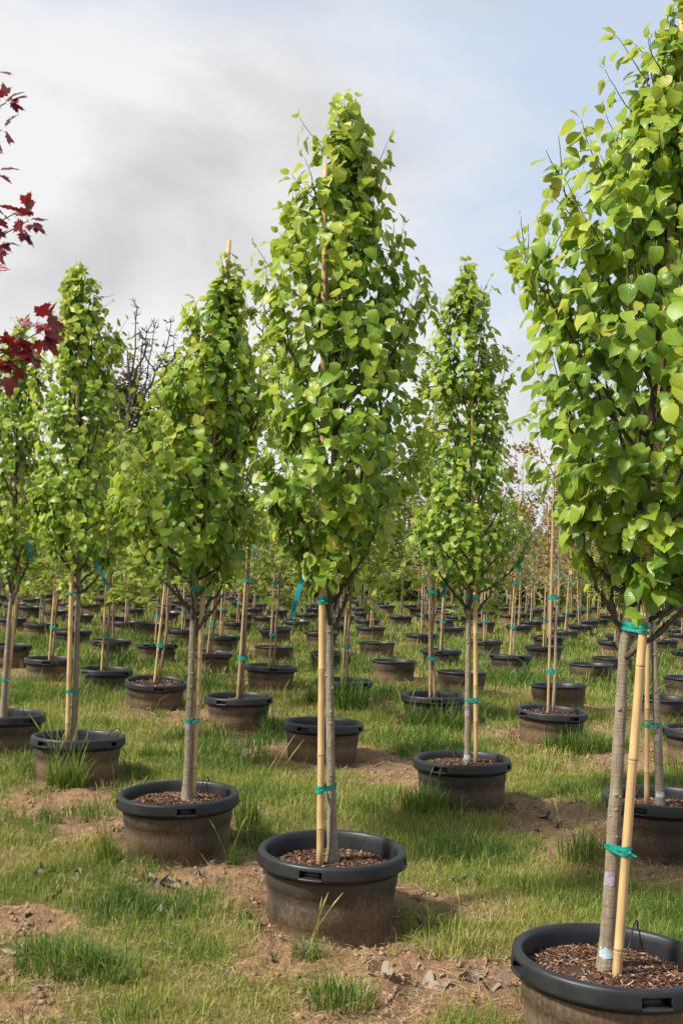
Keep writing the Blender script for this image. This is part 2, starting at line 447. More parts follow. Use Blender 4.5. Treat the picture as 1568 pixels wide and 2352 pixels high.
# ------------------------------------------------------------------ where things stand (metres; x right, y away)
RIM_Z = 0.36
GROUND_Z = 0.055
NEAR = {
  'C': dict(pos=(0.009,4.517), trunk=[(0.001, 0.319), (-0.016, 0.617), (-0.033, 0.974), (-0.045, 1.334), (-0.049, 1.697), (-0.047, 2.064), (-0.048, 2.434), (-0.053, 2.995), (-0.05, 3.535)], stake=[(-0.05, 0.3), (-0.071, 1.152), (-0.089, 1.787), (-0.121, 3.049), (-0.123, 3.209)],
     prof=[(1.44, -0.143, 0.03), (1.57, -0.201, 0.117), (1.7, -0.27, 0.168), (1.79, -0.318, 0.211), (1.92, -0.383, 0.298), (2.07, -0.374, 0.349), (2.21, -0.352, 0.369), (2.34, -0.333, 0.341), (2.53, -0.314, 0.301), (2.71, -0.37, 0.303), (2.88, -0.376, 0.261), (3.03, -0.308, 0.142), (3.18, -0.248, 0.134), (3.28, -0.214, 0.116), (3.37, -0.171, 0.095), (3.47, -0.124, 0.055), (3.53, -0.068, -0.031)]),
  'T2': dict(pos=(-0.762,5.508), trunk=[(0.029, 0.331), (0.026, 0.836), (0.024, 1.385), (0.044, 1.83), (0.07, 2.212), (0.099, 2.619), (0.126, 3.074)], stake=[(0.057, 0.331), (0.065, 1.188), (0.081, 1.988), (0.133, 3.193)],
     prof=[(1.41, -0.11, 0.189), (1.56, -0.238, 0.272), (1.72, -0.311, 0.293), (1.9, -0.341, 0.315), (2.05, -0.381, 0.343), (2.21, -0.287, 0.364), (2.39, -0.228, 0.364), (2.55, -0.156, 0.352), (2.71, -0.151, 0.319), (2.87, -0.091, 0.291), (2.98, 0.051, 0.253), (3.1, 0.092, 0.182)]),
  'T1': dict(pos=(-1.682,7.177), trunk=[(-0.029, 0.348), (-0.039, 0.895), (-0.048, 1.412), (-0.056, 1.904), (-0.089, 2.634), (-0.138, 3.519)], stake=[(-0.065, 0.333), (-0.083, 1.296), (-0.094, 2.223), (-0.104, 3.164)],
     prof=[(1.47, -0.166, 0.122), (1.67, -0.291, 0.206), (1.9, -0.337, 0.196), (2.11, -0.393, 0.205), (2.34, -0.41, 0.215), (2.58, -0.377, 0.225), (2.78, -0.349, 0.158), (3.05, -0.326, 0.158), (3.22, -0.27, 0.11), (3.43, -0.286, 0.025), (3.54, -0.18, -0.109)]),
  'T0': dict(pos=(-2.466,8.121), trunk=[(-0.009, 0.347), (-0.0, 0.961), (0.015, 1.45), (0.011, 1.942), (-0.001, 2.602), (-0.01, 3.334)], stake=[(0.004, 0.347), (0.032, 0.962), (0.048, 1.451), (0.047, 2.009), (0.037, 2.769)],
     prof=[(1.38, -0.079, 0.084), (1.55, -0.153, 0.135), (1.78, -0.213, 0.17), (2.04, -0.243, 0.177), (2.3, -0.256, 0.171), (2.6, -0.254, 0.19), (2.9, -0.236, 0.215), (3.13, -0.165, 0.198), (3.33, -0.06, 0.04)]),
  'T3': dict(pos=(0.807,6.785), trunk=[(0.025, 0.339), (0.017, 0.872), (0.009, 1.36), (0.005, 1.824), (-0.003, 2.375), (-0.029, 2.93), (-0.057, 3.49)], stake=[(0.076, 0.341), (0.045, 1.361), (0.016, 1.962), (-0.006, 2.597), (-0.011, 2.986)],
     prof=[(1.43, -0.148, 0.152), (1.55, -0.247, 0.231), (1.74, -0.334, 0.363), (1.96, -0.341, 0.262), (2.15, -0.338, 0.217), (2.37, -0.27, 0.233), (2.57, -0.289, 0.24), (2.79, -0.317, 0.207), (3.04, -0.242, 0.145), (3.24, -0.266, 0.141), (3.41, -0.174, 0.059), (3.5, -0.093, -0.024)]),
  'TR': dict(pos=(0.864,3.356), trunk=[(-0.014, 0.318), (0.008, 0.806), (0.027, 1.272), (0.052, 1.542), (0.09, 1.882), (0.123, 2.365), (0.155, 2.926), (0.182, 3.382)], stake=[(0.002, 0.267), (0.033, 0.807), (0.066, 1.353), (0.094, 1.76), (0.124, 2.365), (0.158, 3.274)],
     prof=[(1.46, 0.016, 0.245), (1.56, -0.067, 0.366), (1.68, -0.171, 0.459), (1.82, -0.222, 0.512), (1.95, -0.299, 0.538), (2.09, -0.334, 0.55), (2.23, -0.351, 0.549), (2.36, -0.34, 0.54), (2.5, -0.275, 0.519), (2.64, -0.219, 0.49), (2.76, -0.184, 0.447), (2.93, -0.091, 0.39), (3.07, -0.039, 0.347), (3.21, 0.039, 0.303), (3.3, 0.107, 0.26), (3.38, 0.162, 0.203)]),
  'TR2': dict(pos=(1.749,5.802), trunk=[(-0.009, 0.325), (-0.036, 0.88), (-0.063, 1.342), (-0.059, 1.809), (-0.047, 2.518), (-0.037, 3.333)], stake=[(-0.083, 0.323), (-0.09, 0.878), (-0.094, 1.411), (-0.097, 2.279), (-0.09, 2.994)],
     prof=[(1.44, -0.158, 0.146), (1.6, -0.254, 0.237), (1.86, -0.329, 0.304), (2.16, -0.347, 0.311), (2.52, -0.318, 0.271), (2.88, -0.254, 0.219), (3.19, -0.165, 0.12), (3.36, -0.061, 0.01)]),
}
# slot angle (degrees, 0 = facing the camera), front/back position of trunk and stake, tie heights, where-phrase, crown size
EXTRA = {
  'C':  dict(slot=-15.5, sy=-0.045, ties=(0.60, 1.37), who='tall central pear tree', leaves=4100, seed=11, r=0.0215, tag=(-0.155, 1.47)),
  'T2': dict(slot=8, sy=0.03, ties=(0.715, 1.385), who='second nearest pear tree, left of the tallest one', leaves=3700, seed=12, r=0.0235, tag=(-0.10, 1.85)),
  'T1': dict(slot=-47, sy=-0.02, ties=(0.64, 1.29), who='pear tree with a forked tie, second from the left edge', leaves=3300, seed=13, r=0.021, tag=(0.07, 1.50)),
  'T0': dict(slot=35, sy=0.03, ties=(0.60, 1.38), who='pear tree cut off by the left edge', leaves=2300, seed=14, r=0.022, tag=(0.13, 1.66)),
  'T3': dict(slot=-25, sy=-0.01, ties=(0.715, 1.355), who='smaller-leaved pear tree right of the tallest one', leaves=4300, seed=15, r=0.022, tag=(-0.12, 1.52)),
  'TR': dict(slot=24, sy=-0.05, ties=(0.68, 1.355), who='huge pear tree cut off by the right edge', leaves=5300, seed=16, r=0.024, tag=(0.02, 1.56)),
  'TR2': dict(slot=-22, sy=0.0, ties=(0.73, 1.40), who='pear tree half hidden behind the nearest one', leaves=1700, seed=17, r=0.024, tag=None),
}
# middle rows: key: (x, y, pot type, tree species or None, lean, slot angle, tilt, where-phrase)
MID = {
 'b': (-0.09, 8.19, 'A', None, 0, -30, 1, 'directly behind the central pear trunk'),
 'R18': (2.87, 8.50, 'A', None, 0, 10, 0, 'cut off by the right edge, its mulch reddish'),
 'R1': (1.85, 9.37, 'A', 'budding', 0.012, 38, 2, 'with paired brown canes'),
 'p8': (-0.85, 9.66, 'A', 'tallmaple', 0.02, 60, 1, 'wedged between the two middle pears'),
 'p': (0.92, 10.23, 'A', 'maple', -0.03, 5, 0, 'behind bushy dark grass, small-leaved pear alongside'),
 'R17': (3.19, 10.61, 'B', None, 0, 0, 0, 'deep under the right crown, behind the half hidden pear'),
 'p7': (-1.78, 10.72, 'A', 'maple', 0.06, 5, 5, 'with tilted rim between the left pears'),
 'c': (0.08, 11.35, 'A', 'maple', 0.03, 48, 0, 'half hidden by tall dark grass'),
 'R2': (2.37, 11.53, 'B', None, 0, 0, 2, 'thin-lipped, just behind the pot with paired brown canes'),
 'p6': (-2.50, 11.71, 'A', 'maple', 0.01, 46, 1, 'touching the second left pear trunk, right side'),
 'g': (-0.77, 12.73, 'A', 'maple', 0.035, 5, 1, 'with crossing canes between the middle pears'),
 'p5': (-3.35, 12.76, 'A', 'maple', 0.02, -10, 0, 'touching the second left pear trunk, left side'),
 's': (1.47, 12.76, 'B', None, 0, 0, 1, 'thin-lipped, peeping out behind the smaller-leaved pear trunk'),
 'R19': (4.19, 12.94, 'B', None, 0, 0, 0, 'thin-lipped, half out of the picture at the right edge'),
 'd': (0.74, 14.11, 'B', None, 0, 0, 0, 'thin-lipped and wide, standing alone right of the central trunk'),
 'p3': (-4.33, 14.34, 'A', 'maple', 0.09, 40, 0, 'with leaning trunk, behind the pear at the left edge'),
 'p11': (-1.72, 14.47, 'A', 'maple', 0.06, 70, 3, 'heaped with red mulch, right of the second nearest pear'),
 'R3': (3.40, 14.57, 'B', None, 0, 0, 0, 'thin-lipped, dented, left of the huge right pear trunk'),
 'f': (-0.08, 15.10, 'B', None, 0, 0, 2, 'thin-lipped, crossed by the central pear trunk'),
 'R6': (2.50, 15.66, 'A', 'bronze', 0.03, 30, 3, 'left of the paired brown canes'),
 'p9': (-2.61, 15.73, 'A', 'maple', 0.02, 60, 4, 'with twin canes, above the tilted pot'),
 'R4': (4.02, 15.87, 'B', None, 0, 0, 0, 'thin-lipped, tucked behind the dented one'),
 'h': (-0.93, 16.03, 'B', None, 0, 0, 1, 'thin-lipped, just behind the pot with crossing canes'),
 'p10': (-3.40, 16.33, 'A', 'maple', 0.0, 50, 0, 'with a lone brown trunk, upper left'),
 'r': (1.57, 16.40, 'A', 'bronze', 0.02, -5, 0, 'above the one behind the small-leaved pear'),
 'e': (0.64, 17.44, 'B', None, 0, 0, 1, 'thin-lipped, just above the wide lone one'),
 'R7': (3.37, 17.69, 'A', 'bronze', 0.03, 15, 0, 'half hidden by the paired brown canes'),
 'p12': (-4.36, 17.92, 'A', 'maple', 0.0, 20, 0, 'brimful of mulch near the left edge'),
 'p17': (-1.92, 18.03, 'A', 'maple', 0.01, 40, 1, 'with a pale cane, above the heaped red mulch'),
 'R20': (5.87, 18.08, 'A', None, 0, -30, 0, 'on open grass at the right edge'),
 'R12': (2.55, 18.78, 'A', 'budding', 0.0, 0, 0, 'right of the small-leaved pear trunk'),
 'p16': (-2.79, 19.60, 'A', 'maple', 0.03, 30, 0, 'behind the second nearest pear trunk'),
 'j': (-0.29, 19.63, 'A', None, 0, 20, 0, 'empty, half covered by the central bamboo cane'),
 'p13': (-5.37, 19.66, 'A', 'maple', 0.01, -40, 0, 'with round full mulch at the far left'),
 'R5': (5.04, 19.76, 'A', 'maple', 0.08, 0, 0, 'with a leaning cane, nearest pear alongside'),
 'q': (1.58, 20.28, 'A', 'budding', 0.0, 0, 1, 'with two bare canes, left of small-leaved pear'),
 'i': (-1.12, 20.40, 'A', None, 0, 20, 7, 'empty and steeply tilted, left of the central trunk'),
 'R8': (4.02, 20.67, 'A', 'budding', 0.0, 40, 2, 'just above the brown paired canes'),
 'p15': (-3.63, 20.89, 'B', None, 0, 0, 3, 'thin-lipped, tilted, left of the second nearest pear'),
 'R21': (6.38, 21.32, 'A', 'maple', 0.0, 20, 0, 'seen between the two right trunks'),
 'p14': (-6.42, 21.33, 'A', 'maple', 0.0, 20, 0, 'high at the left edge'),
 'm': (0.67, 22.07, 'A', 'maple', 0.05, 20, 0, 'with one slanting cane above empty pots'),
 'p22': (-2.07, 22.39, 'A', 'maple', 0.02, 0, 0, 'far back, right of second nearest pear'),
 'p18': (-4.74, 23.02, 'A', 'maple', 0.02, 10, 0, 'far back, right of second left pear'),
}
GRP_FAR = 'far rows of the field'

# far rows on the planting grid
FAR = []
U = (-0.83, 1.2); Vv = (0.0, 3.75)
taken = [(v['pos'][0], v['pos'][1]) for v in NEAR.values()] + [(v[0], v[1]) for v in MID.values()]
for a in range(-45, 60):
    for b in range(-25, 25):
        x = 0.0 + a * U[0]; y = 4.52 + a * U[1] + b * Vv[1]
        if y < 20.5 or y > 56 or abs(x + 0.02 * y) > 0.345 * y + 0.4: continue
        if y > 45 and x > -0.05 * y: continue
        h = _hash(np.array([a + 100]), np.array([b + 100]), 5)[0]
        if h < 0.10 + (0.25 if y > 38 else 0): continue
        x += random.uniform(-0.13, 0.13); y += random.uniform(-0.2, 0.2)
        if min(math.hypot(x - p[0], y - p[1]) for p in taken) < 1.0: continue
        FAR.append((x, y, h))
FAR.sort(key=lambda p: p[1])
FAR = FAR[:245]

POTS_NEAR = np.array(taken)
POTS_ALL = np.array(taken + [(p[0], p[1]) for p in FAR])

DIRT = [(-1.3, 4.55, 0.22), (-1.01, 3.66, 0.26), (-1.28, 4.02, 0.22), (-0.8, 3.55, 0.15), (-0.61, 5.52, 0.28), (-0.43, 5.13, 0.3), (-0.29, 4.82, 0.25), (-0.09, 4.3, 0.2), (0.12, 4.28, 0.25), (0.29, 4.11, 0.35), (0.43, 3.88, 0.4), (0.58, 4.05, 0.3), (0.32, 3.76, 0.3), (0.41, 5.02, 0.25), (0.48, 4.78, 0.2), (1.28, 6.56, 0.3), (1.43, 6.32, 0.3), (1.25, 7.16, 0.2), (1.46, 6.93, 0.3), (-2.27, 7.86, 0.35), (-1.51, 6.87, 0.2), (-1.37, 7.6, 0.3), (-1.64, 7.72, 0.2), (-0.4, 8.76, 0.3), (0.19, 8.67, 0.35), (0.34, 8.14, 0.3), (1.56, 10.19, 0.4), (1.78, 10.8, 0.3), (2.61, 10.15, 0.4), (2.65, 9.44, 0.4), (2.46, 10.38, 0.3), (-0.54, 6.21, 0.25), (-0.53, 6.65, 0.2), (0.12, 3.74, 0.2), (0.62, 3.2, 0.4), (0.4, 3.2, 0.35)]

DIRT = [(a * 0.963, b * 0.963, r) for (a, b, r) in DIRT]
def dirt_mask(x, y):
    x = np.asarray(x, float); y = np.asarray(y, float)
    wob = (fbm(x, y, 2.3, 4, 3) - 0.5)
    d = np.zeros_like(x)
    for (px, py, r) in DIRT:
        q = np.hypot(x - px, y - py) / (r * 0.95)
        d = np.maximum(d, 1.2 - q * 0.85 + wob * 1.5)
    near = np.full_like(x, 99.0)
    for (px, py) in POTS_ALL:
        near = np.minimum(near, np.hypot(x - px, y - py))
    ring = 0.98 - np.abs(near - 0.22) * 3.3 + wob * 2.2
    d = np.maximum(d, ring)
    sr = (x * 1.2 + (y - 4.52) * 0.83) / 1.459
    dr = np.abs(np.mod(sr + 1.0665, 2.133) - 1.0665)
    d = np.maximum(d, 0.80 - dr * 1.5 + wob * 2.8)
    patch = (fbm(x, y, 0.8, 4, 21) - 0.64) * 4.0
    d = np.maximum(d, patch + np.where(near < 0.9, 0.25, -0.1))
    return np.clip(d, 0, 1)

def ground_h(x, y, dm=None):
    x = np.asarray(x, float); y = np.asarray(y, float)
    if dm is None: dm = dirt_mask(x, y)
    rise = np.clip((y - 5.0) / 6.0, 0, 1)
    h = GROUND_Z + 0.04 * rise * rise * (3 - 2 * rise) + (fbm(x, y, 0.7, 3, 31) - 0.5) * 0.05
    fade = np.clip((16 - y) / 6, 0, 1)
    clod = fbm(x, y, 9.0, 4, 41) - 0.5
    h = h + dm * fade * (clod * 0.09 + (fbm(x, y, 26.0, 3, 47) - 0.5) * 0.034)
    for (px, py) in POTS_NEAR[:16]:
        d = np.hypot(x - px, y - py)
        side = np.clip((px - x) / np.maximum(d, 0.05), -1, 1)
        h = h - 0.035 * np.exp(-((d - 0.27) / 0.07) ** 2) * (0.7 - 0.5 * side)
        h = h + 0.045 * np.exp(-((d - 0.43) / 0.11) ** 2) * (0.4 + 0.5 * side)
    return h

def gz(x, y):
    return float(ground_h(np.array([x]), np.array([y]))[0])

# ------------------------------------------------------------------ ground sheet
def build_ground():
    ys = [-40.0, -15.0, -4.0, 0.0, 1.2]
    y = 1.9
    while y < 16: ys.append(y); y *= 1.0085
    while y < 60: ys.append(y); y *= 1.03
    while y < 900: ys.append(y); y *= 1.25
    ys = np.array(ys)
    nx = 261
    us = np.linspace(-1, 1, nx)
    W = np.where(ys < 60, 1.7 + 0.52 * np.maximum(ys, 0), 33 + (ys - 60) * 2.2)
    W = np.where(ys < 1.5, 14.0, W)
    X = us[None, :] * W[:, None]; Y = np.repeat(ys[:, None], nx, 1)
    dm = dirt_mask(X.ravel(), Y.ravel())
    Z = ground_h(X.ravel(), Y.ravel(), dm)
    V = np.stack([X.ravel(), Y.ravel(), Z], 1)
    i = np.arange(len(ys) - 1)[:, None] * nx + np.arange(nx - 1)[None, :]
    i = i.ravel()
    T = np.concatenate([np.stack([i, i + 1, i + nx + 1], 1), np.stack([i, i + nx + 1, i + nx], 1)])
    me = tri_mesh('ground', V, T, [M['ground']], attr={'dirt': dm})
    o = link(bpy.data.objects.new('ground', me))
    tag(o, kind='structure')
build_ground()

def blades(P, h, w, lean, ang, tint, curl=0.35):
    """arrays of grass blades -> V, T, tint"""
    n = len(P)
    d = np.stack([np.cos(ang), np.sin(ang), np.zeros(n)], 1)
    s = np.stack([-np.sin(ang), np.cos(ang), np.zeros(n)], 1)
    # blades show their flat side towards any direction
    tw = rng.uniform(0, math.pi, n)
    s = s * np.cos(tw)[:, None] + d * np.sin(tw)[:, None]
    up = np.array([0, 0, 1.0])
    m = P + up * (h * 0.58)[:, None] + d * (lean * curl)[:, None]
    t = P + up * (h * np.sqrt(np.clip(1 - (lean / np.maximum(h * 1.25, 1e-4)) ** 2, 0.05, 1)))[:, None] + d * lean[:, None]
    hw = (w * 0.5)[:, None]
    V = np.stack([P - s * hw, P + s * hw, m - s * hw * 0.75, m + s * hw * 0.75, t], 1).reshape(-1, 3)
    b = np.arange(n)[:, None] * 5
    T = np.concatenate([b + np.array([[0, 1, 3]]), b + np.array([[0, 3, 2]]), b + np.array([[2, 3, 4]])], 1).reshape(-1, 3)
    return V, T, np.repeat(tint, 5)

def build_grass():
    VV = []; TT = []; AA = []; off = 0
    for (y0, y1, dens, hh, ww, sl) in ((2.2, 5.2, 9000, 0.052, 0.0029, 0.35), (5.2, 8.0, 4400, 0.058, 0.0038, 0.35), (8.0, 12.5, 1900, 0.092, 0.0062, 0.355), (12.5, 22.0, 520, 0.115, 0.0125, 0.36), (22.0, 58.0, 80, 0.14, 0.028, 0.36)):
        wd = lambda y: 0.35 + sl * y
        area = (wd(y0) + wd(y1)) * (y1 - y0)
        n = int(area * dens)
        y = rng.uniform(y0, y1, int(n * 1.5)); x = rng.uniform(-1, 1, len(y)) * wd(y1)
        k = np.abs(x) < wd(y); x = x[k]; y = y[k]
        dm = dirt_mask(x, y)
        fine = fbm(x, y, 7.0, 2, 77)
        p = np.clip(1.25 - dm * 1.5 + (fine - 0.5) * 0.9, 0.0, 1)
        p = np.where(dm > 0.7, p * 0.35 + 0.02, p)
        k = rng.random(len(x)) < p
        x = x[k]; y = y[k]; dm = dm[k]
        near = np.full(len(x), 9.0)
        for (px, py) in POTS_ALL:
            near = np.minimum(near, np.hypot(x - px, y - py))
        k = near > 0.268
        x = x[k]; y = y[k]; dm = dm[k]; near = near[k]
        n = len(x)
        patch = fbm(x, y, 1.3, 3, 55); patch2 = fbm(x, y, 4.5, 3, 65)
        h = hh * (0.45 + 1.25 * np.clip(patch * 1.2 + patch2 * 0.8 - 0.6, 0, 1.4)) * rng.uniform(0.6, 1.35, n)
        h *= np.where((near < 0.55) & (near > 0.3), rng.uniform(1.0, 1.5, n), 1.0) * (1 - 0.35 * dm)
        h *= np.where(rng.random(n) < 0.05, rng.uniform(1.5, 2.4, n), 1.0)
        tint = np.clip(0.36 + (0.5 - patch) * 1.3 + (0.5 - patch2) * 0.9 + rng.normal(0, 0.13, n) + 0.25 * dm, 0, 1)
        tint = np.where(rng.random(n) < 0.09, rng.uniform(0.75, 1, n), tint)
        P = np.stack([x, y, ground_h(x, y, dm) - 0.004], 1)
        V, T, A = blades(P, h, ww * rng.uniform(0.7, 1.4, n), h * rng.uniform(0.1, 0.95, n), rng.uniform(0, 2 * math.pi, n), tint)
        VV.append(V); TT.append(T + off); AA.append(A); off += len(V)
    me = tri_mesh('grass', np.concatenate(VV), np.concatenate(TT), [M['grass']], attr={'tint': np.concatenate(AA)}, smooth=False)
    o = link(bpy.data.objects.new('grass', me))
    tag(o, 'short yellow green grass covering the nursery field', 'grass', kind='stuff')
    print('grass tris', len(me.polygons))
build_grass()

# ------------------------------------------------------------------ pots
def ring_faces(nr, na):
    return [(i * na + k, i * na + (k + 1) % na, (i + 1) * na + (k + 1) % na, (i + 1) * na + k) for i in range(nr - 1) for k in range(na)]

def lathe(mb, prof, na=64, mat=0, wob=0.0):
    v = []
    for (r, z) in prof:
        for k in range(na):
            w = 2 * math.pi * k / na
            q = r * (1 + wob * math.sin(2 * w + 1.0) + wob * 0.6 * math.sin(3 * w))
            v.append((q * math.cos(w), q * math.sin(w), z))
    # outward facing when the profile runs upwards
    mb.add(v, ring_faces(len(prof), na), mat)

def rim_A(na_base=72):
    """thick skirted rim with four hand slots; z = 0 is its top edge; slot k = 0 faces -y"""
    mb = MB()
    HW, HWT = math.radians(8.6), math.radians(7.4)
    cents = [-math.pi / 2 + k * math.pi / 2 for k in range(4)]
    ang = set(round(2 * math.pi * k / na_base, 5) for k in range(na_base))
    for c in cents:
        c = c % (2 * math.pi)
        ang = {a for a in ang if min(abs(a - c), 2 * math.pi - abs(a - c)) > HW + 0.012}
        for s in (-1, -0.5, 0, 0.5, 1): ang.add(round((c + s * HW) % (2 * math.pi), 5))
    ang = sorted(ang); na = len(ang)
    inslot = lambda a, b: any(min(abs(((a + b) / 2 if b > a else (a + b + 2 * math.pi) / 2) % (2 * math.pi) - c % (2 * math.pi)), 9) < HW for c in cents)
    prof = [(0.262, -0.115), (0.268, -0.03), (0.272, -0.010), (0.277, -0.002), (0.284, 0.0), (0.295, -0.0015), (0.3005, -0.005), (0.3025, -0.010), (0.3035, -0.019), (0.3055, -0.047), (0.306, -0.054), (0.303, -0.058), (0.288, -0.060), (0.2865, -0.072), (0.276, -0.076)]
    v = [(r * math.cos(a), r * math.sin(a), z) for (r, z) in prof for a in ang]
    faces = []
    for i in range(len(prof) - 1):
        for k in range(na):
            k2 = (k + 1) % na
            if i == 8 and inslot(ang[k], ang[k2]): continue
            faces.append((i * na + k, (i + 1) * na + k, (i + 1) * na + k2, i * na + k2))
    mb.add(v, faces)
    # the recess behind each slot
    for c in cents:
        aa = [c + s * HW for s in (-1, -0.5, 0, 0.5, 1)]
        rows = []
        for (r, z, sh) in ((0.3035, -0.019, 1), (0.278, -0.022, 0.9), (0.278, -0.046, 0.9), (0.3055, -0.047, 1)):
            rows.append([(r * math.cos(c + (a - c) * sh), r * math.sin(c + (a - c) * sh), z) for a in aa])
        vv = [p for row in rows for p in row]
        ff = [(i * 5 + k, (i + 1) * 5 + k, (i + 1) * 5 + k + 1, i * 5 + k + 1) for i in range(3) for k in range(4)]
        ff += [(0, 5, 10, 15), (4, 19, 14, 9)]
        mb.add(vv, ff)
        # raised lip under the slot
        lip = [[(r * math.cos(a), r * math.sin(a), z) for a in aa] for (r, z) in ((0.306, -0.047), (0.311, -0.049), (0.311, -0.056), (0.304, -0.059))]
        mb.add([p for row in lip for p in row], [(i * 5 + k, (i + 1) * 5 + k, (i + 1) * 5 + k + 1, i * 5 + k + 1) for i in range(3) for k in range(4)])
    return mb.mesh('rim', [M['plastic']])

def rim_B(na=56):
    mb = MB()
    pr = [(0.268, -0.06), (0.274, -0.012), (0.282, -0.002), (0.292, 0.0), (0.300, -0.004), (0.302, -0.011), (0.297, -0.018), (0.284, -0.021)]
    lathe(mb, [(r, z) for r, z in reversed(pr)], na, 0, 0.006)
    return mb.mesh('rim', [M['plastic']])

def body_mesh(kind, na=64):
    """outer wall, inner wall and floor; z = 0 is the rim top, shifted so that z = 0 is the bottom"""
    H = 0.42
    mb = MB()
    if kind == 'A':
        pr = [(0.0, 0.0), (0.236, 0.0), (0.245, 0.008), (0.2500, 0.10), (0.2535, 0.16), (0.257, 0.163), (0.2625, 0.24), (0.266, 0.285), (0.270, 0.288), (0.2745, 0.346)]
        inn = [(0.272, 0.346), (0.266, 0.33), (0.258, 0.22), (0.25, 0.17), (0.0, 0.17)]
    else:
        pr = [(0.0, 0.0), (0.240, 0.0), (0.249, 0.008), (0.256, 0.11), (0.259, 0.113), (0.2655, 0.23), (0.270, 0.30), (0.274, 0.303), (0.283, 0.400)]
        inn = [(0.281, 0.400), (0.272, 0.37), (0.262, 0.22), (0.25, 0.14), (0.0, 0.14)]
    lathe(mb, pr, na, 0, 0.004)
    lathe(mb, inn, na, 1, 0.004)
    return mb.mesh('body', [M['muddy'], M['plastic']])

def mulch_mesh(n, seed, z=0.0, heap=0.012, r=0.262, small=1.0):
    rr = np.random.default_rng(seed)
    mb = MB()
    # bedding
    na, nr = 28, 7
    v = [(0, 0, z + heap)]
    for i in range(1, nr + 1):
        for k in range(na):
            q = r * i / nr; w = 2 * math.pi * k / na
            v.append((q * math.cos(w), q * math.sin(w), z + heap * (1 - (i / nr) ** 2) + rr.uniform(-0.006, 0.006) - (0.01 if i == nr else 0)))
    f = [(0, 1 + k, 1 + (k + 1) % na) for k in range(na)]
    for i in range(nr - 1):
        for k in range(na):
            f.append((1 + i * na + k, 1 + (i + 1) * na + k, 1 + (i + 1) * na + (k + 1) % na, 1 + i * na + (k + 1) % na))
    mb.add(v, f, 1)
    for _ in range(n):
        q = r * 0.985 * math.sqrt(rr.random()); w = rr.uniform(0, 2 * math.pi)
        l = rr.uniform(0.006, 0.021); wd = rr.uniform(0.0015, 0.005); th = rr.uniform(0.001, 0.003)
        l *= small; wd *= small; th *= small
        if rr.random() < 0.07: l *= 1.8
        if q + l > r: l = max(0.004, r - q)
        c = Vector((q * math.cos(w), q * math.sin(w), z + heap * (1 - (q / r) ** 2) * (0.8 + 0.5 * math.sin(2.3 * w + seed) * q / r) + rr.uniform(0.000, 0.010)))
        R = Matrix.Rotation(rr.uniform(0, 2 * math.pi), 3, 'Z') @ Matrix.Rotation(rr.normal(0, 0.35), 3, 'Y') @ Matrix.Rotation(rr.normal(0, 0.6), 3, 'X')
        vs = [c + R @ Vector((sx * l * (0.8 if sy > 0 else 1), sy * wd, sz * th)) for sz in (-1, 1) for sy in (-1, 1) for sx in (-1, 1)]
        mb.add(vs, [(4, 5, 7, 6), (0, 1, 5, 4), (3, 2, 6, 7), (1, 3, 7, 5), (2, 0, 4, 6)], 0)
    return mb.mesh('mulch', [M['chips'], M['soil']], smooth=False)

POT_H = 0.42
ME_RIM_A = rim_A(); ME_RIM_B = rim_B()
ME_BODY = {'A': body_mesh('A'), 'B': body_mesh('B')}
ME_MULCH_NEAR = [mulch_mesh(2600, 100 + i, 0.0, 0.024, small=0.68) for i in range(3)]
ME_MULCH_MID = [mulch_mesh(330, 200 + i, 0, 0.02) for i in range(2)]
def low_pot():
    mb = MB()
    lathe(mb, [(0.24, 0.0), (0.255, 0.16), (0.275, 0.36)], 20, 0)
    body = mb.mesh('body', [M['muddy']])
    mb = MB()
    lathe(mb, [(0.276, 0.344), (0.305, 0.348), (0.306, 0.37), (0.3035, 0.40), (0.3, 0.416), (0.285, 0.42), (0.272, 0.41), (0.262, 0.33), (0.0, 0.33)], 20, 0)
    rim = mb.mesh('rim', [M['plastic']])
    return body, rim
ME_LOW_BODY, ME_LOW_RIM = low_pot()

def make_pot(kind, x, y, label, group, slot=0.0, tilt=0.0, mulch=None, mulch_z=0.345, sink=None, low=False, zoff=0.0):
    """pot with its rim top at RIM_Z; slot: degrees from the camera side"""
    root = empty('nursery_pot', (x, y, RIM_Z - POT_H + zoff), (0, 0, 0))
    if tilt:
        a = random.uniform(0, 2 * math.pi)
        root.rotation_euler = (math.radians(tilt) * math.cos(a), math.radians(tilt) * math.sin(a), 0)
    tag(root, label, 'plant pot', group)
    rz = math.radians(slot) + math.atan2(-x, y) * 1.0
    if low:
        for nme, me in (('body', ME_LOW_BODY), ('rim', ME_LOW_RIM)):
            o = link(bpy.data.objects.new(nme, me), root)
            o.rotation_euler = (0, 0, rz)
        return root
    o = link(bpy.data.objects.new('body', ME_BODY[kind]), root); o.rotation_euler = (0, 0, rz + 0.4)
    o = link(bpy.data.objects.new('rim', ME_RIM_A if kind == 'A' else ME_RIM_B), root)
    o.location = (0, 0, POT_H); o.rotation_euler = (0, 0, rz)
    if mulch is not None:
        o = link(bpy.data.objects.new('mulch', mulch), root)
        o.location = (0, 0, mulch_z); o.rotation_euler = (0, 0, random.uniform(0, 6))
        tag(o, 'red brown wood chip mulch', kind='stuff')
    return root

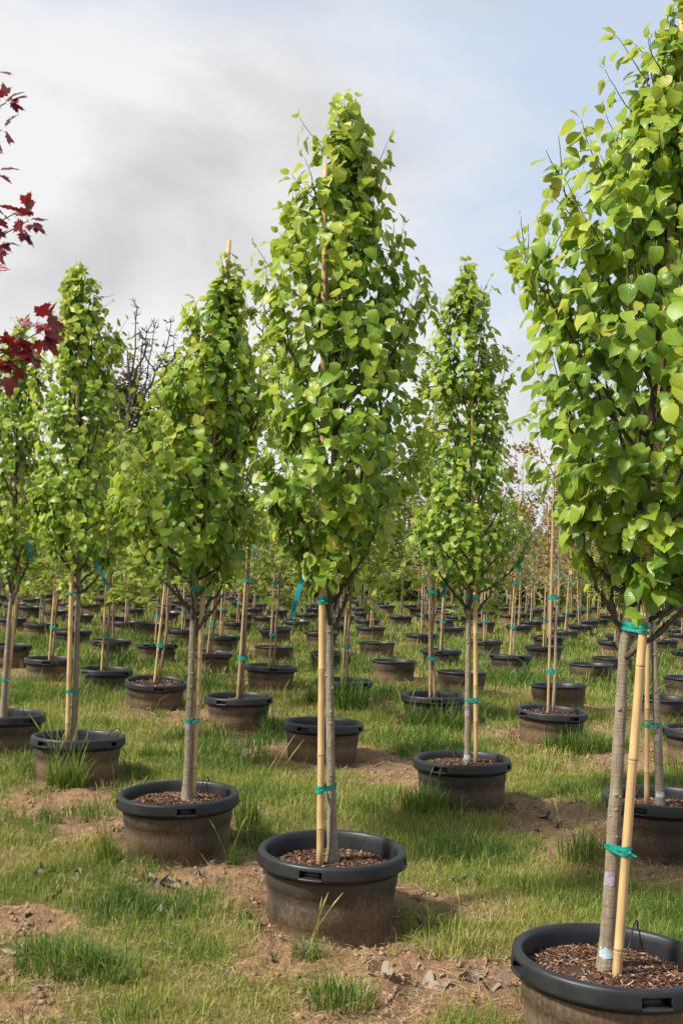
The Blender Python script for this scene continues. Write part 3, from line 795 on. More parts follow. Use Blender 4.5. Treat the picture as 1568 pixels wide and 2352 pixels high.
# ------------------------------------------------------------------ leaves
def pear_leaf(seed):
    """ovate leaf on a thin stalk: x across, y along, z up; blade length 1, stalk 0.42"""
    r = np.random.default_rng(seed)
    ts = [0.0, 0.06, 0.17, 0.33, 0.51, 0.69, 0.83, 0.92, 1.0]
    ws = [0.08, 0.27, 0.405, 0.475, 0.465, 0.385, 0.26, 0.125, 0.0]
    L = len(ts) - 1
    fold = r.uniform(0.0, 0.5) ** 1.4 + 0.02; droop = r.uniform(0.0, 0.75); side = r.uniform(-0.06, 0.06); wav = r.uniform(0.0, 0.07)
    sy = 0.42
    V = []; UV = []; T = []
    for i, (t, w) in enumerate(zip(ts, ws)):
        w *= r.uniform(0.93, 1.07)
        z0 = -droop * t * t; yy = sy + t * (1 - 0.12 * droop)
        x0 = side * math.sin(t * 3.0)
        if i == L:
            V.append((x0, yy + 0.03, z0 - 0.02)); UV.append((0.5, 1)); continue
        back = (0.05, 0.07, 0.05, 0.02)[i] if i < 4 else 0.0
        V += [(x0 - w, yy - back, z0 + fold * w + wav * math.sin(i * 1.9 + seed)), (x0, yy, z0), (x0 + w, yy - back, z0 + fold * w - wav * math.sin(i * 1.7))]
        UV += [(0.5 - w, t), (0.5, t), (0.5 + w, t)]
    for i in range(L - 1):
        a = i * 3
        T += [(a, a + 1, a + 4), (a, a + 4, a + 3), (a + 1, a + 2, a + 5), (a + 1, a + 5, a + 4)]
    a = (L - 1) * 3
    T += [(a, a + 1, L * 3), (a + 1, a + 2, L * 3)]
    b = len(V)
    w = 0.016
    V += [(-w, 0, 0), (w, 0, 0), (0, 0, w * 1.4), (-w, sy + 0.02, 0.0), (w, sy + 0.02, 0.0), (0, sy + 0.02, w)]
    UV += [(0.5, 0.0)] * 6
    T += [(b, b + 2, b + 5), (b, b + 5, b + 3), (b + 2, b + 1, b + 4), (b + 2, b + 4, b + 5)]
    return np.array(V), np.array(T), np.array(UV)
NV = 10
PEAR = [pear_leaf(i) for i in range(NV)]

def maple_leaf(seed, detail=True):
    """five pointed lobes; stalk at the origin"""
    r = np.random.default_rng(seed)
    lob = [(-128, 0.42), (-62, 0.78), (0, 1.0), (62, 0.78), (128, 0.42)]
    pts = []
    cy = 0.45
    for i, (a, L) in enumerate(lob):
        A = math.radians(a); L *= r.uniform(0.9, 1.1) * 0.62
        def P(da, k): return (math.sin(A + da) * L * k, cy + math.cos(A + da) * L * k)
        if detail: pts += [P(-0.36, 0.62), P(-0.26, 0.82), P(-0.10, 0.80), P(0, 1.08), P(0.10, 0.80), P(0.26, 0.82), P(0.36, 0.62)]
        else: pts += [P(-0.3, 0.75), P(0, 1.05), P(0.3, 0.75)]
        if i < 4:
            b = (A + math.radians(lob[i + 1][0])) / 2
            pts.append((math.sin(b) * 0.34, cy + math.cos(b) * 0.34))
    pts.append((0.0, cy - 0.12))
    droop = r.uniform(0.15, 0.6); cup = r.uniform(-0.25, 0.25)
    V = [(0, cy, 0.0)]
    for (x, y) in pts:
        d = math.hypot(x, y - cy)
        V.append((x, y, -droop * d * d * 1.2 + cup * abs(x) * 0.8 + r.uniform(-0.03, 0.03)))
    n = len(pts)
    T = [(0, 1 + (k + 1) % n, 1 + k) for k in range(n)]
    b = len(V); w = 0.014
    V += [(-w, 0, 0), (w, 0, 0), (0, cy, 0.004)]
    T += [(b, b + 1, b + 2)]
    V = np.array(V)
    return V, np.array(T), np.stack([V[:, 0] * 0.5 + 0.5, V[:, 1]], 1)
MAPLE = [maple_leaf(i, False) for i in range(4)]
REDMAPLE = [maple_leaf(20 + i, True) for i in range(5)]
def small_leaf(seed):
    r = np.random.default_rng(seed)
    V = np.array([(0, 0, 0), (-0.3, 0.4, 0.08), (0, 0.45, 0), (0.3, 0.4, 0.08), (-0.2, 0.75, 0.02), (0.2, 0.75, 0.02), (0, 1.0, -0.15 * r.random())], float)
    T = np.array([(0, 2, 1), (0, 3, 2), (1, 2, 4), (2, 3, 5), (4, 2, 6), (2, 5, 6)])
    return V, T, V[:, :2] + [0.5, 0]
SMALL = [small_leaf(i) for i in range(3)]

def frames(axis, normal):
    """rows of leaf frames: columns side, axis, normal"""
    a = axis / np.linalg.norm(axis, axis=1, keepdims=True)
    n = normal - a * np.sum(a * normal, 1, keepdims=True)
    n /= np.linalg.norm(n, axis=1, keepdims=True) + 1e-9
    s = np.cross(a, n)
    return np.stack([s, a, n], 2)

def place_leaves(tmpl, which, pos, Fr, size):
    VV = []; TT = []; UU = []; idx = []; off = 0
    for k in range(len(tmpl)):
        sel = np.where(which == k)[0]
        if not len(sel): continue
        V, T, U = tmpl[k]
        W = np.einsum('nij,vj->nvi', Fr[sel] * size[sel][:, None, None], V) + pos[sel][:, None, :]
        VV.append(W.reshape(-1, 3))
        TT.append((T[None] + (np.arange(len(sel)) * len(V))[:, None, None]).reshape(-1, 3) + off)
        UU.append(np.tile(U, (len(sel), 1)))
        idx.append(np.repeat(sel, len(T)))
        off += len(sel) * len(V)
    return np.concatenate(VV), np.concatenate(TT), np.concatenate(UU), np.concatenate(idx)

LEAF_MATS = [M['leaf_young'], M['leaf_mid'], M['leaf_old']]
LEAF_ME = {}
for k in range(NV):
    for t in range(3):
        V, T, Uv = PEAR[k]
        LEAF_ME[(k, t)] = tri_mesh('leaf', V, T, [LEAF_MATS[t]], uv=Uv)

def bez(p0, p1, p2, n):
    t = np.linspace(0, 1, n)[:, None]
    return (1 - t) ** 2 * p0 + 2 * t * (1 - t) * p1 + t * t * p2

def interp_curve(pts, h):
    hs = [p[1] for p in pts]; xs = [p[0] for p in pts]
    return np.interp(h, hs, xs)

def nrm(v): return v / (np.linalg.norm(v) + 1e-9)

# ------------------------------------------------------------------ pear trees, stakes, ties
def hull(points):
    pts = sorted(set((round(a, 6), round(b, 6)) for a, b in points))
    def half(ps):
        h = []
        for p in ps:
            while len(h) > 1 and (h[-1][0] - h[-2][0]) * (p[1] - h[-2][1]) - (h[-1][1] - h[-2][1]) * (p[0] - h[-2][0]) <= 0: h.pop()
            h.append(p)
        return h
    a = half(pts); b = half(pts[::-1])
    return a[:-1] + b[:-1]

def tie_mesh(c1, r1, c2, r2, seed, wide=0.02):
    """plastic tape wound round the trunk and the cane: a few crossing strands and a knot"""
    r = random.Random(seed)
    mb = MB()
    strands = 4
    for s in range(strands):
        off = 0.0014 + 0.0012 * s
        pts = [(c1[0] + (r1 + off) * math.cos(a), c1[1] + (r1 + off) * math.sin(a)) for a in [2 * math.pi * k / 14 for k in range(14)]]
        pts += [(c2[0] + (r2 + off) * math.cos(a), c2[1] + (r2 + off) * math.sin(a)) for a in [2 * math.pi * k / 14 for k in range(14)]]
        hp = hull(pts); n = len(hp)
        z0 = r.uniform(-wide, wide) * 0.42; tx = r.uniform(-0.25, 0.25); hgt = wide * r.uniform(0.28, 0.5)
        v = []
        for (x, y) in hp:
            z = z0 + tx * (x - c1[0]) + r.uniform(-0.0008, 0.0008)
            v += [(x, y, z - hgt / 2), (x * 1.0, y, z + hgt / 2)]
        f = [(2 * k, 2 * ((k + 1) % n), 2 * ((k + 1) % n) + 1, 2 * k + 1) for k in range(n)]
        mb.add(v, f)
    kx = c2[0] + r2 * 0.4; ky = min(c1[1] - r1, c2[1] - r2) - 0.003
    mb.tube([(kx - 0.006, ky, 0), (kx, ky - 0.004, 0.001), (kx + 0.006, ky, 0)], [0.002, 0.005, 0.002], 6)
    for s in (-1, 1):
        mb.add([(kx, ky - 0.002, -0.003), (kx, ky - 0.002, 0.004), (kx + s * 0.022, ky - 0.004, -0.004 + r.uniform(-0.006, 0.006)), (kx + s * 0.018, ky - 0.006, -0.012)], [(0, 1, 2, 3)])
    return mb

def cane_points(pts, y0, step=0.04):
    h0, h1 = pts[0][1], pts[-1][1]
    hs = np.arange(h0, h1, step)
    return [(float(interp_curve(pts, h)), y0, float(h)) for h in list(hs) + [h1]]

def build_cane(mb, pts, y0, r0, r1, seed):
    """bamboo: slightly swollen nodes with a groove, every 20 to 35 cm"""
    r = random.Random(seed)
    h0, h1 = pts[0][1] - 0.05, pts[-1][1]
    nodes = []
    h = h0 + r.uniform(0.1, 0.3)
    while h < h1 - 0.05:
        nodes.append(h); h += r.uniform(0.22, 0.36)
    hs = sorted(set([h0, h1] + [round(h0 + k * 0.12, 4) for k in range(1, int((h1 - h0) / 0.12))] + [q for n in nodes for q in (n - 0.008, n - 0.003, n, n + 0.003, n + 0.008)]))
    P = []; R = []
    for h in hs:
        k = (h - h0) / (h1 - h0)
        rad = r0 * (1 - k) + r1 * k
        for n in nodes:
            d = h - n
            if abs(d) < 0.0005: rad *= 0.985
            elif abs(d) < 0.005: rad *= 1.11
        P.append((float(interp_curve(pts, max(h, pts[0][1]))), y0, h)); R.append(rad)
    mb.tube(P, R, 12)
    for n in nodes:     # brown scar round each node
        k = (n - h0) / (h1 - h0); rad = (r0 * (1 - k) + r1 * k)
        x = float(interp_curve(pts, max(n, pts[0][1])))
        mb.tube([(x, y0, n - 0.0022), (x, y0, n), (x, y0, n + 0.0022)], [rad * 1.085, rad * 1.05, rad * 1.085], 12, 1, cap=False)

CAMP = np.array([0, 0, CAM_H])

def pear_tree(key):
    D = NEAR[key]; X = EXTRA[key]
    px, py = D['pos']; who = X['who']
    r = np.random.default_rng(X['seed']); rr = random.Random(X['seed'])
    root = empty('pear_tree', (px, py, 0.0))
    cap = {'C': 'tall pear tree with conical crown in the central pot',
           'T2': 'pear tree whose cane sticks out above its crown, left of the tallest pear',
           'T1': 'slender glossy pear tree, second from the left edge',
           'T0': 'pear tree at the left edge, partly behind dark red maple leaves',
           'T3': 'narrow pear tree with small pale leaves, right of the tallest pear',
           'TR': 'nearest pear tree with very large leaves, cut off by the right edge',
           'TR2': 'pear tree with grey trunk half hidden behind the nearest pear'}[key]
    tag(root, cap, 'tree', 'pear trees in the nearest row')
    prof = D['prof']
    hp = np.array([p[0] for p in prof]); xl = np.array([p[1] for p in prof]); xr = np.array([p[2] for p in prof])
    top = hp[-1] - 0.05
    cx = lambda h: np.interp(h, hp, (xl + xr) / 2)
    hkf = lambda h: (h - hp[0]) / (hp[-1] - hp[0])
    rad = lambda h: np.maximum((np.interp(h, hp, (xr - xl) / 2) - 0.03 * np.clip(hkf(h) * 1.6 - 0.3, 0, 1)) * np.clip(1.04 - 0.55 * np.clip(hkf(h) - 0.7, 0, 1) / 0.3, 0.3, 1.04), 0.015)
    tx = lambda h: interp_curve(D['trunk'], h)
    ty = lambda h: 0.02 * np.sin(h * 1.3)
    # trunk and leader with knots
    zs = np.arange(0.28, top - 0.03, 0.035)
    P = []; R = []
    for z in zs:
        k = (z - 0.3) / (top - 0.3)
        rad_ = X['r'] * (1 - 0.35 * min(k, 0.35) / 0.35) if k < 0.35 else X['r'] * 0.65 * (1 - (k - 0.35) / 0.65) + 0.003
        if z < 0.42: rad_ *= 1 + 0.45 * ((0.42 - z) / 0.12) ** 2
        rad_ *= 1 + r.normal(0, 0.02)
        P.append((float(tx(z)) + r.normal(0, 0.0008), float(ty(z)), float(z))); R.append(rad_)
    lo = [i for i, z in enumerate(zs) if z <= 1.75]; hi = [i for i, z in enumerate(zs) if z >= 1.70]
    mb = MB(); mb.tube([P[i] for i in lo], [R[i] for i in lo], 14)
    for _ in range(9):      # pruning scars
        z = rr.uniform(0.5, 1.3); a = rr.uniform(-2.9, -0.2)
        c = Vector((float(tx(z)), float(ty(z)), z)); d = Vector((math.cos(a), math.sin(a), 0.25))
        q = X['r'] * 0.78
        mb.tube([c + d * (q * 0.6), c + d * (q * 1.02), c + d * (q * 1.16), c + d * (q * 1.19)], [0.008, 0.0075, 0.005, 0.002], 8)
    trunk = mb.build('trunk', M['bark'], root)
    mb = MB(); mb.tube([P[i] for i in hi], [R[i] for i in hi], 10)
    mb.build('leader', M['branch'], root)
    # paint marks
    def paint(z0, z1, mat, a0, a1, nm, ragged=0.0):
        mb = MB(); v = []; na = 10
        for zz in (z0, (z0 + z1) / 2, z1):
            rd = float(np.interp(zz, zs, R)) * 1.035 + 0.0006
            for k in range(na + 1):
                a = a0 + (a1 - a0) * k / na
                v.append((float(tx(zz)) + rd * math.cos(a), float(ty(zz)) + rd * math.sin(a), zz + rr.uniform(-ragged, ragged)))
        mb.add(v, [(i * (na + 1) + k, i * (na + 1) + k + 1, (i + 1) * (na + 1) + k + 1, (i + 1) * (na + 1) + k) for i in range(2) for k in range(na)])
        mb.build(nm, mat, trunk)
    if key in ('TR', 'TR2', 'T3', 'T2'):
        z = {'TR': 0.585, 'TR2': 0.665, 'T3': 0.635, 'T2': 0.685}[key]
        paint(z - 0.02, z + 0.02, M['purple'], -2.9, -1.3, 'paint_mark', 0.004)
    if key in ('TR', 'TR2', 'T3'):
        paint(0.352, 0.378, M['bluewhite'], -2.7, -0.9, 'paint_mark', 0.006)
    # scaffold branches, side shoots and leaves
    leaves = []          # pos, axis, normal, size, tone, exposure
    LS = {'C': 0.052, 'T2': 0.051, 'T1': 0.051, 'T0': 0.048, 'T3': 0.043, 'TR': 0.052, 'TR2': 0.05}[key]
    boff = [0.0]; free = [False]
    lob = r.uniform(0, 6.28, 6)
    def rag(h, a):      # uneven outline: bulges and hollows round the crown
        return 0.97 + 0.09 * math.sin(2 * a + 3.1 * h + lob[0]) + 0.12 * math.sin(3 * a - 7.3 * h + lob[1]) + 0.08 * math.sin(5 * a + 11 * h + lob[2]) + 0.07 * math.sin(9.5 * h + lob[3])
    def leaf(p, axis_dir, tip, inner, size=1.0):
        c = np.array([cx(p[2]), 0.0, p[2]]); Rr = max(rad(p[2]), 0.03)
        out = p - c; out[2] = 0
        e = np.linalg.norm(out) / (Rr * rag(p[2], math.atan2(out[1], out[0])))
        out = nrm(out) if e > 0.05 else nrm(r.normal(0, 1, 3))
        if e > 1.08 and not free[0] and r.random() < 0.8: return
        if p[2] > top + 0.04: return
        hk = (p[2] - hp[0]) / (top - hp[0])
        if hk < 0.17 and r.random() < 0.6 * (1 - hk / 0.17): return
        aa = math.atan2(out[1], out[0])
        gap = 0.6 * vnoise(np.array([math.cos(aa) * 2.6 + 9 + X['seed']]), np.array([math.sin(aa) * 2.6 + p[2] * 6.5]), 5)[0] + 0.4 * vnoise(np.array([math.cos(aa) * 6 + p[2] * 9]), np.array([math.sin(aa) * 6 - p[2] * 14 + 50]), 9)[0]
        if gap < 0.43 and not tip and r.random() < 0.78: return
        if hk < 0.45 and e < 0.6 and r.random() < 0.55: return
        down = np.array([0, 0, -1.0])
        if tip: ax = nrm(axis_dir + out * 0.4 + r.normal(0, 0.35, 3))
        else: ax = nrm(out * r.uniform(0.2, 0.9) + down * r.uniform(0.1, 1.3) + axis_dir * 0.2 + r.normal(0, 0.36, 3))
        no = nrm(out * 0.85 + np.array([0, 0, 0.75]) + r.normal(0, 0.30, 3))
        hk = (p[2] - hp[0]) / (top - hp[0])
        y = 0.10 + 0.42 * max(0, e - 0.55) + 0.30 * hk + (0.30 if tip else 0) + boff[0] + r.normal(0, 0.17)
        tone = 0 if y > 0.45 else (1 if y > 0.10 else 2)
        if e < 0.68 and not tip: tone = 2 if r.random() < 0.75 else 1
        s = LS * size * (0.5 + 0.75 * r.beta(2.0, 1.6)) * (0.72 if tip and r.random() < 0.6 else 1.0)
        leaves.append((p, ax, no, s, tone, e))
    def shoot(mb, p0, d, L, tipy):
        n = 5
        if p0[2] > top - 0.2: L *= 0.6
        pts = [p0]
        dd = nrm(d)
        for i in range(n):
            dd = nrm(dd + np.array([0, 0, 0.10]) + r.normal(0, 0.10, 3))
            pts.append(pts[-1] + dd * L / n)
        mb.tube(pts, np.linspace(0.0022, 0.0009, len(pts)), 5, cap=False)
        s = 0.02
        k = 0
        while s < L:
            q = s / L * n; i = min(int(q), n - 1); p = pts[i] + (pts[i + 1] - pts[i]) * (q - i)
            az = k * 2.4 + r.uniform(-0.4, 0.4)
            o = np.array([math.cos(az), math.sin(az), 0.3])
            leaf(p, nrm(o + dd * 0.5), False, False)
            s += r.uniform(0.018, 0.033); k += 1
        for _ in range(2): leaf(pts[-1], dd, tipy, False, 0.8)
    nb = {'C': 46, 'T2': 42, 'T1': 42, 'T0': 34, 'T3': 46, 'TR': 52, 'TR2': 26}[key]
    first = hp[0] - 0.22
    for b in range(nb):
        k = (b + 0.5) / nb
        hs = first + (top - 0.35 - first) * k ** 1.25 + r.uniform(-0.03, 0.03)
        az = b * 2.39996 + r.uniform(-0.35, 0.35)
        boff[0] = r.normal(0.0, 0.14)
        ht = min(hs + (r.uniform(0.22, 0.5) if k < 0.35 else r.uniform(0.45, 0.85)) * (1.0 - 0.35 * k), top - 0.02)
        Rr = rad(ht) * r.uniform(0.78, 1.02) * rag(ht, az)
        tip = np.array([cx(ht) + Rr * math.cos(az), Rr * 0.95 * math.sin(az), ht])
        p0 = np.array([tx(hs), ty(hs), hs])
        mid = p0 + (tip - p0) * np.array([0.72, 0.72, 0.38]) + r.normal(0, 0.015, 3)
        path = bez(p0, mid, tip, 14)
        path[1:-1] += r.normal(0, 0.004, (12, 3))
        mb = MB()
        r0 = 0.0105 * (1 - 0.55 * k)
        mb.tube(list(path), np.linspace(r0, 0.0018, 14), 7)
        for i in range(3, 14):
            if path[i][2] < hp[0] - 0.02: continue
            d = nrm(path[i] - path[i - 1])
            for _ in range(2):
                leaf(path[i] + r.normal(0, 0.006, 3), nrm(d + r.normal(0, 0.6, 3)), False, i < 8)
            if i >= 3 and r.random() < 0.62:
                o = path[i] - np.array([cx(path[i][2]), 0, path[i][2]]); o[2] = 0
                dd = nrm(nrm(o) * r.uniform(0.1, 0.7) + np.array([0, 0, r.uniform(0.2, 0.9)]) + r.normal(0, 0.45, 3))
                shoot(mb, path[i], dd, r.uniform(0.07, 0.20) * (1 - 0.3 * k), True)
        shoot(mb, path[-1], nrm(path[-1] - path[-2] + np.array([0, 0, 0.05])), r.uniform(0.06, 0.14), True)
        mb.build('branch', M['branch'], root)
    # leader tip
    for i in range(10):
        mb = MB()
        z = top - 0.05 - 0.03 * i
        a = i * 2.4
        shoot(mb, np.array([tx(z), ty(z), z]), np.array([math.cos(a) * 0.6, math.sin(a) * 0.6, 0.8]), r.uniform(0.05, 0.11), True)
        mb.build('shoot', M['branch'], root)
    # a few long whips past the outline
    free[0] = True; boff[0] = 0.15
    for i in range(26):
        mb = MB()
        h = r.uniform(hp[0] + 0.2, top - 0.15); a = r.uniform(0, 6.28)
        p = np.array([cx(h) + rad(h) * 0.8 * math.cos(a), rad(h) * 0.8 * math.sin(a), h])
        shoot(mb, p, np.array([math.cos(a) * r.uniform(0.4, 0.9), math.sin(a) * r.uniform(0.4, 0.9), 0.75]), r.uniform(0.09, 0.2), True)
        mb.build('shoot', M['branch'], root)
    free[0] = False; boff[0] = -0.05
    N = X['leaves']
    if len(leaves) > N * 0.8:
        sel = r.permutation(len(leaves))[:int(N * 0.8)]
        leaves = [leaves[i] for i in sel]
    if len(leaves) < N:      # spur leaves round the outer half of the crown
        for _ in range(N - len(leaves)):
            h = hp[0] + (top - 0.05 - hp[0]) * r.random() ** 1.5
            for _t in range(6):
                if r.random() < rad(h) / max(rad(hp)): break
                h = r.uniform(hp[0], top - 0.05)
            a = r.uniform(0, 6.28); q = rad(h) * math.sqrt(r.uniform(0.2, 1.0)) * rag(h, a)
            leaf(np.array([cx(h) + q * math.cos(a), q * math.sin(a), h]), np.array([math.cos(a), math.sin(a), 0.2]), False, False)
    elif len(leaves) > N * 1.25:
        sel = r.permutation(len(leaves))[:int(N * 1.25)]
        leaves = [leaves[i] for i in sel]
    pos = np.array([l[0] for l in leaves]); Fr = frames(np.array([l[1] for l in leaves]), np.array([l[2] for l in leaves]))
    size = np.array([l[3] for l in leaves]); tone = np.array([l[4] for l in leaves]); ex = np.array([l[5] for l in leaves])
    which = r.integers(0, NV, len(leaves))
    # the ones that show largest: nearest to the viewer on the near side of the crown
    tocam = np.array([-px, -py, 0.0]); tocam /= np.linalg.norm(tocam)
    rel = pos - np.stack([cx(pos[:, 2]), np.zeros(len(pos)), pos[:, 2]], 1)
    score = (rel @ tocam) / np.maximum(rad(pos[:, 2]), 0.05) + 0.25 * r.random(len(pos))
    order = np.argsort(-score)
    single = order[:300]; rest = order[300:]
    for i in single:
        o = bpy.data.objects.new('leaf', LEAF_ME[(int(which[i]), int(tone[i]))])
        m = Fr[i] * size[i]
        o.matrix_local = Matrix(((m[0][0], m[0][1], m[0][2], pos[i][0]), (m[1][0], m[1][1], m[1][2], pos[i][1]), (m[2][0], m[2][1], m[2][2], pos[i][2]), (0, 0, 0, 1)))
        link(o, root)
    V, T, Uv, idx = place_leaves(PEAR, which[rest], pos[rest], Fr[rest], size[rest])
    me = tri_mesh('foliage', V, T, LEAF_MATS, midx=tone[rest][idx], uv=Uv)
    o = link(bpy.data.objects.new('foliage', me), root)
    tag(o, kind='stuff')
    print(key, 'leaves', len(leaves))
    # pot
    lab = {'C': 'black muddy pot with slotted rim and wood chips under the tallest pear',
           'T2': 'black muddy pot of the second nearest pear, left of the central pot',
           'T1': 'black pot with two hand slots showing, behind tall seeding grass at the left',
           'T0': 'black pot cut off by the left edge under the leftmost pear',
           'T3': 'black muddy pot right of and behind the central pot, under a narrow pear',
           'TR': 'biggest and nearest black pot, cut off by the bottom right corner',
           'TR2': 'black pot behind the nearest bamboo cane at the right edge'}[key]
    mz = {'C': 0.335, 'T2': 0.355, 'T1': 0.31, 'T0': 0.33, 'T3': 0.365, 'TR': 0.35, 'TR2': 0.345}[key]
    make_pot('A', px, py, lab, 'pots in the nearest row', X['slot'], {'T1': 1.6, 'T2': 1.8, 'T3': 1.4}.get(key, 0.8), ME_MULCH_NEAR[X['seed'] % 3], mz)
    # cane
    st = empty('bamboo_stake', (px, py, 0))
    lab = {'C': 'pale bamboo cane tied left of the tallest pear trunk', 'T2': 'bamboo cane right of the second nearest pear trunk, its tip bare above the crown',
           'T1': 'bamboo cane left of the trunk of the second pear from the left edge', 'T0': 'bamboo cane behind the trunk of the leftmost pear',
           'T3': 'bamboo cane right of the narrow small-leaved pear trunk', 'TR': 'thickest leaning bamboo cane before the nearest pear at the right',
           'TR2': 'thin bamboo cane left of the half hidden pear trunk'}[key]
    tag(st, lab, 'stake', 'canes in the nearest row')
    mb = MB(); rc = {'C': 0.0150, 'T2': 0.0150, 'T1': 0.0155, 'T0': 0.014, 'T3': 0.0145, 'TR': 0.0145, 'TR2': 0.0135}[key]
    # keep the cane clear of the trunk
    build_cane(mb, D['stake'], X['sy'], rc, rc * 0.8, X['seed'])
    mb.build('pole', [M['bamboo'], M['node']], st)
    for j, h in enumerate(X['ties']):
        c1 = (float(tx(h)), float(ty(h))); c2 = (float(interp_curve(D['stake'], h)), X['sy'])
        m2 = tie_mesh(c1, float(np.interp(h, zs, R)), c2, rc, X['seed'] * 10 + j, 0.022 if j == 0 else 0.024)
        o = m2.build('tie_tape', M['tape'], st); o.location = (0, 0, h)
    # hanging tag
    if X['tag']:
        x0, z0 = X['tag']
        L = 0.17; w = 0.0105
        tg = empty('plant_tag', (px + x0, py - 0.04, z0))
        tag(tg, {'C': 'turquoise plastic tag hanging left of the tallest pear trunk', 'T2': 'turquoise tag hanging in the crown of the second nearest pear',
                 'T1': 'turquoise tag slanting right of the trunk fork of the second pear from the left edge', 'T0': 'turquoise tag hanging from the leftmost pear',
                 'T3': 'turquoise curved tag hanging left of the narrow small-leaved pear trunk', 'TR': 'large turquoise printed tag between branches of the nearest pear'}[key], 'tag', 'tags on the nearest pears')
        sl = {'C': -0.25, 'T2': -0.15, 'T1': 0.6, 'T0': 0.25, 'T3': -0.25, 'TR': 0.45}[key]
        def strip(z0, z1, ww, off):
            v = []; n = 8
            for k in range(n + 1):
                t = (z0 + (z1 - z0) * k / n)
                x = sl * L * (t ** 0.7 if sl < 0 else t) ; yy = -0.02 * math.sin(t * 2.6) - off
                v += [(x - ww, yy, -L * t), (x + ww, yy + 0.004, -L * t + 0.002)]
            return v, [(2 * k, 2 * k + 1, 2 * k + 3, 2 * k + 2) for k in range(n)]
        mb = MB(); v, f = strip(0, 1, w, 0); mb.add(v, f)
        # the loop round the twig
        mb.tube([(0.0, 0.0, 0.0), (0.012, 0.004, 0.012), (0.03, 0.008, 0.012), (0.034, 0.01, 0.0)], [0.005, 0.004, 0.004, 0.003], 6)
        mb.build('strip', M['tagblue'], tg)
        mb = MB()
        for k in range(9):
            a = 0.62 + 0.03 * k
            v, f = strip(a, a + (0.012 if k % 3 else 0.02), w * 0.7, 0.0012); mb.add(v, f)
        tag(mb.build('printed_bars', M['print'], tg), kind='stuff')

for key in NEAR:
    pear_tree(key)

# ------------------------------------------------------------------ young trees of the rows behind
def grow(seed, h, first, spread, nb, leaf_tmpl, n_leaf, leaf_size, mats, bark_m, style, trunk_r=0.017):
    """returns meshes (trunk, branches, crown) of a young tree standing at the origin, from the mulch up"""
    r = np.random.default_rng(seed)
    wob = r.normal(0, 0.012, 12)
    axis = lambda z: np.array([np.interp(z, np.linspace(0.3, h, 12), wob), np.interp(z, np.linspace(0.3, h, 12), wob[::-1]), z])
    mb = MB()
    zs = np.arange(0.28, h, 0.12)
    mb.tube([axis(z) for z in zs], [trunk_r * (1 - 0.8 * (z - 0.28) / h) for z in zs], 8)
    trunk = mb.mesh('trunk', [bark_m])
    mb = MB(); pos = []; ax = []; no = []; ex = []
    for b in range(nb):
        k = (b + 0.3) / nb
        hs = first + (h - 0.25 - first) * k
        az = b * 2.4 + r.uniform(-0.5, 0.5)
        L = spread * r.uniform(0.7, 1.1) * (1 - 0.62 * k ** 1.5)
        d = np.array([math.cos(az), math.sin(az), 0])
        if style == 'layer': tip = axis(hs) + d * L + np.array([0, 0, L * r.uniform(0.1, 0.6)])
        elif style == 'narrow': tip = axis(hs) + d * L + np.array([0, 0, L * r.uniform(0.8, 1.6)])
        else: tip = axis(hs) + d * L + np.array([0, 0, L * r.uniform(0.9, 2.0)])
        path = bez(axis(hs), axis(hs) + (tip - axis(hs)) * np.array([0.6, 0.6, 0.3]), tip, 7)
        path[1:] += r.normal(0, 0.012, (6, 3))
        mb.tube(list(path), np.linspace(trunk_r * 0.42, 0.0018, 7), 5, cap=False)
        for j in range(4 if style != 'bare' else 6):
            i = r.integers(2, 7)
            dd = nrm(r.normal(0, 1, 3) * np.array([1, 1, 0.5]) + d * 0.7 + np.array([0, 0, 0.4 if style != 'layer' else 0.0]))
            ll = L * r.uniform(0.25, 0.6)
            tp = bez(path[i], path[i] + dd * ll * 0.5, path[i] + dd * ll + np.array([0, 0, 0.02]), 4)
            mb.tube(list(tp), [0.0024, 0.002, 0.0016, 0.001], 4, cap=False)
            m = max(2, int(n_leaf / (nb * (5 if style != 'bare' else 7))))
            for q in range(m):
                t = r.uniform(0.1, 1.0); p = tp[0] + (tp[3] - tp[0]) * t
                pos.append(p + r.normal(0, 0.02, 3)); o = nrm(d * 0.6 + dd * 0.6 + r.normal(0, 0.6, 3) + np.array([0, 0, -0.3 if style == 'layer' else 0.1]))
                ax.append(o); no.append(nrm(np.array([0, 0, 1.0]) + d * 0.4 + r.normal(0, 0.45, 3)))
        for q in range(max(1, int(n_leaf / (nb * 5)))):
            t = r.uniform(0.35, 1.0); i = min(int(t * 6), 5)
            pos.append(path[i] + r.normal(0, 0.025, 3)); ax.append(nrm(d + r.normal(0, 0.6, 3) + np.array([0, 0, -0.2]))); no.append(nrm(np.array([0, 0, 1.0]) + d * 0.4 + r.normal(0, 0.4, 3)))
    br = mb.mesh('branches', [bark_m])
    pos = np.array(pos); Fr = frames(np.array(ax), np.array(no))
    size = leaf_size * r.uniform(0.6, 1.25, len(pos))
    which = r.integers(0, len(leaf_tmpl), len(pos))
    V, T, Uv, idx = place_leaves(leaf_tmpl, which, pos, Fr, size)
    crown = tri_mesh('crown', V, T, mats, midx=r.integers(0, len(mats), len(pos))[idx], uv=Uv)
    return trunk, br, crown

